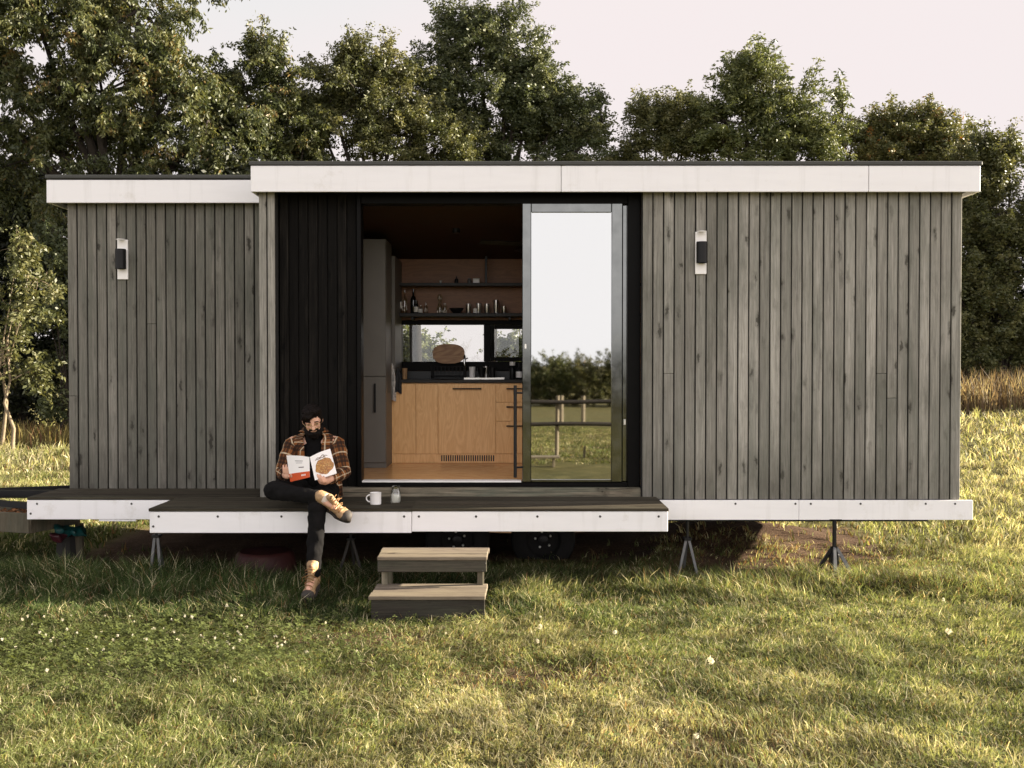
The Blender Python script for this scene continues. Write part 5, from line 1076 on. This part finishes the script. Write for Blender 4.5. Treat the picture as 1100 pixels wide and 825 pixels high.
# right hand behind the left cover: flat palm, four fingers up the back, thumb over the lower edge
pal = V3((-1.628, -0.628, 0.868)); b.caps(wrR, pal, 0.025, 0.029); 
for i in range(4):
    f0 = pal + V3((-0.022+0.016*i, -0.022, 0.026-0.004*i)); dd = V3((0.10*i-0.08, -0.16, 0.9)).normalized(); L = (0.050, 0.058, 0.055, 0.045)[i]
    b.caps(pal, f0, 0.012, 0.0095, 10); b.caps(f0, f0+dd*L*0.55, 0.009, 0.008, 10); b.caps(f0+dd*L*0.55, f0+dd*L+V3((0, 0.010, 0)), 0.008, 0.0065, 10)
th0 = pal + V3((0.030, -0.030, -0.006)); b.caps(pal, th0, 0.013, 0.011, 10); b.caps(th0, th0+V3((0.012, -0.034, 0.004)), 0.010, 0.009, 10); b.caps(th0+V3((0.012, -0.034, 0.004)), th0+V3((0.010, -0.050, 0.022)), 0.009, 0.007, 10)
body = remeshed('body', b, 'skin', PM, 0.0048, 2)
# hair, beard, brows, eyes, glasses
hb = MB(); hb.ell(hp(0, 0.020, 0.050), (0.083, 0.094, 0.090), 20, 14, HM); hb.ell(hp(0.004, -0.024, 0.104), (0.066, 0.052, 0.032), 16, 10, HM); hb.ell(hp(-0.032, -0.056, 0.082), (0.042, 0.040, 0.030), 14, 10, HM); hb.ell(hp(0.058, -0.022, 0.080), (0.022, 0.034, 0.030), 14, 10, HM)
hb.ell(hp(0, 0.055, 0.0), (0.070, 0.055, 0.075), 16, 12, HM)
for s_ in (-1, 1): hb.caps(hp(0.072*s_, -0.018, 0.045), hp(0.072*s_, -0.016, -0.015), 0.012, 0.009)
for i in range(30):                                       # long swept locks over the forehead and temples
    x0 = random.uniform(-0.025, 0.04); p = [hp(x0, -0.02+random.uniform(-.02, .02), 0.128), hp(x0-0.025, -0.062, 0.118+random.uniform(-.01, .012)), hp(x0-0.050, -0.086+abs(x0-.05)*.15, 0.082+random.uniform(-.012, .012)), hp(x0-0.070, -0.080+max(0, .03-x0)*.35, 0.050+random.uniform(-.015, .01))]
    for q0, q1, r0, r1 in zip(p[:-1], p[1:], (0.010, 0.010, 0.008), (0.010, 0.008, 0.004)): hb.caps(q0, q1, r0, r1, 8)
for i in range(40): a0 = random.uniform(-2.6, 2.6); p = hp(0.06*math.sin(a0), -0.03-0.05*math.cos(a0)*0.7, 0.105+random.uniform(-.01, .015)); hb.caps(p, p + HM @ V3((random.uniform(-.03, .02), -0.012, random.uniform(0.0, .022))), 0.011, 0.004, 8)
remeshed('hair', hb, 'hair_dark', PM, 0.005, 1, 0.005, 60)
bb = MB()
for i in range(13):
    a0 = -PI/2*1.12 + i*PI*1.12/12; x_ = 0.064*math.sin(a0); y_ = -0.030 - 0.052*math.cos(a0); bb.ell(hp(x_, y_, -0.074 - 0.018*math.cos(a0)), (0.020, 0.018, 0.034), 10, 8, HM)
bb.ell(hp(0, -0.070, -0.108), (0.040, 0.028, 0.034), 14, 10, HM); bb.caps(hp(-0.034, -0.078, -0.044), hp(0, -0.094, -0.036), 0.008, 0.010, 8); bb.caps(hp(0.034, -0.078, -0.044), hp(0, -0.094, -0.036), 0.008, 0.010, 8); bb.ell(hp(0, -0.05, -0.13), (0.035, 0.03, 0.03), 12, 8, HM)
remeshed('beard', bb, 'hair_dark', PM, 0.0045, 1, 0.004, 70)
eb = MB()
for s_ in (-1, 1): eb.caps(hp(0.052*s_, -0.080, 0.036), hp(0.018*s_, -0.087, 0.037), 0.0028, 0.004, 8)
build('eyebrows', eb, 'hair_dark', PM, smooth=60)
for s_ in (-1, 1): m = MB(); m.ell(hp(0.032*s_, -0.076, 0.010), (0.014, 0.010, 0.006), 12, 8, HM); build('eye', m, 'eye_dark', PM, smooth=60)
gm = MB()
for s_ in (-1, 1):
    gm.tube([hp(0.033*s_+0.025*math.cos(q), -0.104+0.006*abs(math.cos(q)), 0.004+0.022*math.sin(q)) for q in np.linspace(0, 2*PI, 25)], 0.0025, 6); gm.tube([hp(0.058*s_, -0.100, 0.010), hp(0.078*s_, -0.05, 0.012), hp(0.080*s_, 0.0, 0.008)], 0.0016, 6)
gm.tube([hp(-0.009, -0.105, 0.010), hp(0, -0.109, 0.014), hp(0.009, -0.105, 0.010)], 0.0016, 6)
build('glasses', gm, 'brass_wire', PM, smooth=60)
# dark tee
tm = MB(); tm.ell(chest+V3((0, 0, -0.005)), (0.165, 0.113, 0.165), 20, 14); tm.caps(pel+V3((0, 0, 0.02)), waist, 0.125, 0.12); tm.ell(pel+V3((0, 0, 0.03)), (0.165, 0.12, 0.09)); tm.caps(shl+V3((0, 0.005, -0.01)), neck+V3((0, 0.01, -0.012)), 0.085, 0.062)
remeshed('t_shirt', tm, 'black_knit', PM, 0.008, 3, 0.006, 12)
# flannel shirt: torso wrap open at the front, sleeves lofted along the arms, collar
def wrapring(c, rx, ry, a0, a1, n, v, jitter=0.0, fold=0.0, tilt=0):
    P = []; U = []
    for i in range(n+1):
        a = a0 + (a1-a0)*i/n; f = 1 + fold*math.sin(a*7 + v*31) + jitter*mnoise.noise(V3((a*2, v*9, 3)))
        P.append(c + V3((math.sin(a)*rx*f, -math.cos(a)*ry*f, tilt*math.cos(a)))); U.append((a*(rx+ry)*0.5, v, 0))
    return P, U
def shell(mb, rings, th=0.006, closed=False):
    n = len(rings[0][0]); V = []; U = []; F = []
    for P, u in rings: V += P; U += u
    m_ = len(rings)
    for i in range(m_-1):
        for k in range(n-1): q = i*n+k; F.append((q, q+1, q+n+1, q+n))
    mb.add(V, F, 0.5, U)
so = MB(); rings = []
for c, rx, ry, op, v in ((pel+V3((0, .02, -0.06)), 0.195, 0.150, 0.55, 0.0), (pel+V3((0, .01, 0.03)), 0.190, 0.150, 0.50, 0.09), (waist, 0.180, 0.142, 0.42, 0.19), (waist+V3((0, -.01, .08)), 0.185, 0.138, 0.36, 0.27), (chest+V3((0, 0, 0.03)), 0.186, 0.132, 0.34, 0.36), (chest+V3((0, -.015, .085)), 0.184, 0.118, 0.38, 0.42), (shl+V3((0, 0.01, 0.010)), 0.165, 0.098, 0.50, 0.48), (shl+V3((0, 0.008, 0.040)), 0.120, 0.082, 0.62, 0.53), (neck+V3((0, 0.015, -0.005)), 0.085, 0.072, 0.70, 0.57)):
    rings.append(wrapring(c, rx, ry, op, 2*PI-op, 44, v, 0.05, 0.018))
shell(so, rings)
# collar
col = [wrapring(neck+V3((0, 0.015, -0.006)), 0.086, 0.073, 0.62, 2*PI-0.62, 30, 0.57), wrapring(neck+V3((0, 0.022, 0.030)), 0.080, 0.070, 0.66, 2*PI-0.66, 30, 0.60), wrapring(neck+V3((0, 0.012, 0.002)), 0.112, 0.098, 0.48, 2*PI-0.48, 30, 0.65)]
shell(so, col)
def sleeve(pts, rad, n=20):
    pts = [V3(p) for p in pts]; P2 = []; r2 = []
    for i in range(len(pts)-1):
        for k in range(5): t_ = k/5; P2.append(pts[i].lerp(pts[i+1], t_)); r2.append(rad[i]+(rad[i+1]-rad[i])*t_)
    P2.append(pts[-1]); r2.append(rad[-1]); rings = []; ref = V3((0, -1, 0)); dist = 0
    for i, p in enumerate(P2):
        d = (P2[min(i+1, len(P2)-1)]-P2[max(i-1, 0)]).normalized(); ref = (ref - d*ref.dot(d)).normalized(); bi = d.cross(ref)
        if i: dist += (p-P2[i-1]).length
        P = []; U = []
        for k in range(n+1):
            a = 2*PI*k/n; f = 1 + 0.10*mnoise.noise(V3((math.cos(a)*1.6, math.sin(a)*1.6, dist*22))) + 0.05*math.sin(dist*75+2*math.sin(a)); P.append(p + (ref*math.cos(a)+bi*math.sin(a))*r2[i]*f); U.append((a*0.062, 0.47-dist, 0))
        rings.append((P, U))
    shell(so, rings)
sleeve([shL+V3((-0.040, 0.0, 0.012)), shL+V3((0.012, 0, -0.01)), shL.lerp(elL, 0.5)+V3((0.01, 0, 0)), elL+V3((0.006, 0.01, -0.004)), elL.lerp(wrL, 0.5), wrL+(elL-wrL).normalized()*0.012], [0.052, 0.062, 0.058, 0.052, 0.047, 0.038])
sleeve([shR+V3((0.040, 0.0, 0.012)), shR+V3((-0.012, 0, -0.01)), shR.lerp(elR, 0.5)+V3((-0.01, 0, 0)), elR+V3((-0.006, 0.01, -0.004)), elR.lerp(wrR, 0.5), wrR+(elR-wrR).normalized()*0.012], [0.052, 0.062, 0.058, 0.052, 0.047, 0.038])
so_o = build('flannel_shirt', so, 'plaid_flannel', PM, smooth=80)
sol = so_o.modifiers.new('thickness', 'SOLIDIFY'); sol.thickness = 0.004; sol.offset = 0
# jeans
jm = MB(); jm.ell(pel+V3((0, 0.0, -0.02)), (0.180, 0.135, 0.098), 20, 12); jm.caps(hipL, kneeL, 0.092, 0.066); jm.caps(kneeL, ankL+V3((0, 0, 0.035)), 0.065, 0.052); jm.caps(hipR, kneeR, 0.092, 0.068); jm.caps(kneeR, ankR.lerp(kneeR, 0.10), 0.066, 0.050)
jm.ell(kneeL+V3((0, -0.004, 0.0)), (0.069, 0.066, 0.070))
remeshed('jeans', jm, 'black_denim', PM, 0.0075, 3, 0.008, 17)
# boots
def boot(ank, fwd, up, label, shaft=None):
    fwd = V3(fwd).normalized(); up = V3(up); up = (up - fwd*up.dot(fwd)).normalized(); sd_ = up.cross(fwd); MT = Matrix((fwd, sd_, up)).transposed()
    def q(x, y, z): return ank + MT @ V3((x, y, z))
    m = MB(); m.caps(q(-0.012, 0, 0.065) if shaft is None else ank + V3(shaft), q(-0.012, 0, -0.03), 0.046, 0.048); m.ell(q(-0.022, 0, -0.060), (0.052, 0.041, 0.042), 16, 12, MT); m.caps(q(0.0, 0, -0.04), q(0.10, 0, -0.066), 0.045, 0.036); m.ell(q(0.125, 0, -0.072), (0.065, 0.046, 0.030), 18, 12, MT)
    if shaft is None: m.caps(q(0.022, 0, 0.075), q(0.06, 0, -0.012), 0.026, 0.022)
    else: m.caps(q(0.015, 0, 0.035), q(0.06, 0, -0.012), 0.026, 0.022)
    o = remeshed('boot', m, 'boot_leather', PM, 0.005, 2, 0.003, 30)
    if label: o['label'] = label
    s_ = MB(); out = []
    for i in range(28):
        a = 2*PI*i/28; ca, sa = math.cos(a), math.sin(a); xx = 0.058 + 0.140*ca; ww = 0.046 - 0.008*(1 if -0.4 < ca < 0.2 else 0); out.append(q(xx, ww*sa, -0.124))
    s_.extrude(out, MT @ V3((0, 0, 0.028))); build('sole', s_, 'boot_rubber', o, smooth=30)
    tc = MB(); tc.ell(q(0.155, 0, -0.074), (0.046, 0.047, 0.033), 18, 12, MT); build('toe_cap', tc, 'boot_rubber', o, smooth=60)
    lc = MB()
    for i in range(6):
        u = i/5; x0 = 0.045+u*0.065; z0 = 0.055-u*0.092; ps = []
        for k in range(9): a = -1.15+2.3*k/8; ps.append(q(x0+0.010+(0.006 if i % 2 else -0.006)*a, 0.034*math.sin(a), z0 + 0.022*math.cos(a)-0.004))
        lc.tube(ps, 0.0033, 6)
    lc.tube([q(0.062, 0.02, 0.02), q(0.075, 0.055, 0.012), q(0.06, 0.062, -0.025)], 0.003, 6); lc.tube([q(0.062, -0.02, 0.02), q(0.075, -0.055, 0.012), q(0.06, -0.060, -0.03)], 0.003, 6)
    build('laces', lc, 'boot_lace', o, smooth=60)
    pt = MB(); pt.ell(q(0.040, 0, 0.082) if shaft is None else q(0.030, 0, 0.050), (0.010, 0.014, 0.014), 12, 8, MT); build('tongue_badge', pt, 'print_brown', o, smooth=60)
    return o
boot(ankL + V3((0.0, -0.005, 0.02)), (-0.10, -0.95, -0.30), (0, -0.25, 1), None)
boot(ankR + V3((0.055, -0.015, -0.004)), (0.80, -0.26, -0.48), (0.02, -0.72, 0.62), None, (-0.055, 0.015, 0.012))
m = MB(); m.caps(ankR.lerp(kneeR, 0.14), ankR+V3((0.035, -0.005, -0.006)), 0.040, 0.041); build('sock', m, 'sock_wool', PM, smooth=60)

# ------------------------------------------------------------------ the open cookbook
BK = thing('book', 'open white cookbook with a dish on its front held by the man', 'book', tuple(W(332, 512, bookY)))
def bp(px, py, dy=0.0): return W(px, py, bookY+dy)
def sheet(m, c, dy, th, nx=10, bow=0.012, inset=0.0):
    """c: tl, tr, br, bl as pixels at the book's own distance; outer edges lie further from the camera"""
    tl, tr, br, bl = [V3(q) for q in c]; V = []; F = []
    for s_ in (0, 1):
        for j in range(2):
            for i in range(nx+1):
                u = i/nx; a = tl.lerp(tr, u); z = bl.lerp(br, u); p = a.lerp(z, j); V.append(p + V3((0, dy + s_*th - bow*math.sin(PI*u), bow*0.45*math.sin(PI*u)*(1-j))))
    n_ = 2*(nx+1)
    for i in range(nx): F += [(i, i+1, nx+1+i+1, nx+1+i), (n_+i, n_+nx+1+i, n_+nx+1+i+1, n_+i+1), (i, n_+i, n_+i+1, i+1), (nx+1+i, nx+2+i, n_+nx+2+i, n_+nx+1+i)]
    F += [(0, nx+1, n_+nx+1, n_), (nx, n_+nx, n_+2*nx+1, 2*nx+1)]
    m.add(V, F); return m
sp = -0.035   # the spine is nearest the camera
LQ = [bp(307.7, 489.3, 0.02), bp(332.3, 491.0, sp), bp(332.8, 512.5, sp), bp(312.0, 517.6, 0.02)]
RQ = [bp(332.8, 491.0, sp), bp(354.6, 482.0, 0.03), bp(361.8, 508.5, 0.03), bp(338.3, 516.0, sp)]
def lerpq(Q, u0, u1, v0, v1):
    def P(u, v): return Q[0].lerp(Q[1], u).lerp(Q[3].lerp(Q[2], u), v)
    return [P(u0, v0), P(u1, v0), P(u1, v1), P(u0, v1)]
for Q, nm in ((LQ, 'back_cover'), (RQ, 'front_cover')):
    cv = build(nm, sheet(MB(), Q, 0, 0.003), 'cover_white', BK, smooth=40); build('pages', sheet(MB(), lerpq(Q, 0.03, 0.98, 0.02, 0.97), 0.0035, 0.009), 'paper', cv, smooth=40)
    def flat(Q2, nx=8):
        return sheet(MB(), Q2, -0.0016, 0.0006, nx)
    def patch(u0, u1, v0, v1, nm2, mat, off=-0.0012):
        m = MB(); V = []; nx, ny = 10, 3
        for j in range(ny+1):
            for i in range(nx+1):
                u = u0+(u1-u0)*i/nx; v = v0+(v1-v0)*j/ny; p = Q[0].lerp(Q[1], u).lerp(Q[3].lerp(Q[2], u), v); V.append(p + V3((0, off-0.012*math.sin(PI*u), 0.0054*math.sin(PI*u)*(1-v))))
        m.add(V, [(j*(nx+1)+i, j*(nx+1)+i+1, (j+1)*(nx+1)+i+1, (j+1)*(nx+1)+i) for j in range(ny) for i in range(nx)]); build(nm2, m, mat, cv)
    if nm == 'back_cover':
        patch(0.0, 1.0, 0.70, 1.0, 'red_band', 'cover_red'); patch(0.50, 0.74, 0.47, 0.505, 'printed_line', 'print_dark')
        patch(0.36, 0.72, 0.20, 0.215, 'printed_line', 'galvanised'); patch(0.38, 0.70, 0.25, 0.262, 'printed_line', 'galvanised'); patch(0.40, 0.68, 0.30, 0.312, 'printed_line', 'galvanised')
        for u in (0.60, 0.655, 0.71, 0.765): patch(u, u+0.035, 0.80, 0.87, 'printed_mark', 'cover_white', -0.0018)
    else:
        m = MB(); V = []; F = []; NR = 6
        for r_ in range(NR+1):
            for k in range(40):
                a = 2*PI*k/40; rr = (1+0.05*math.sin(5*a)+0.03*math.sin(9*a+1))*max(0.02, r_/NR); u = min(0.99, 0.56+0.42*math.cos(a)*rr); v = 0.57+0.31*math.sin(a)*rr; p = Q[0].lerp(Q[1], u).lerp(Q[3].lerp(Q[2], u), v); V.append(p + V3((0, -0.0022-0.012*math.sin(PI*u), 0.0054*math.sin(PI*u)*(1-v))))
        F = [(r_*40+k, r_*40+(k+1) % 40, (r_+1)*40+(k+1) % 40, (r_+1)*40+k) for r_ in range(NR) for k in range(40)]
        m.add(V, F); build('dish_picture', m, 'food_photo', cv)
        m = MB()
        for pts in (((0.22, 0.24), (0.34, 0.17), (0.45, 0.20), (0.40, 0.235), (0.5, 0.18), (0.6, 0.13), (0.66, 0.15), (0.60, 0.21), (0.72, 0.18), (0.8, 0.215)), ((0.30, 0.235), (0.5, 0.225), (0.70, 0.235))):
            m.tube([Q[0].lerp(Q[1], u).lerp(Q[3].lerp(Q[2], u), v) + V3((0, -0.002-0.012*math.sin(PI*u), 0.0054*math.sin(PI*u)*(1-v))) for u, v in pts], 0.0022, 6)
        build('title_script', m, 'print_brown', cv)

# ------------------------------------------------------------------ render settings
SC.render.engine = 'CYCLES'
SC.cycles.max_bounces = 8; SC.cycles.diffuse_bounces = 4; SC.cycles.transparent_max_bounces = 12; SC.cycles.glossy_bounces = 4
SC.cycles.use_denoising = True
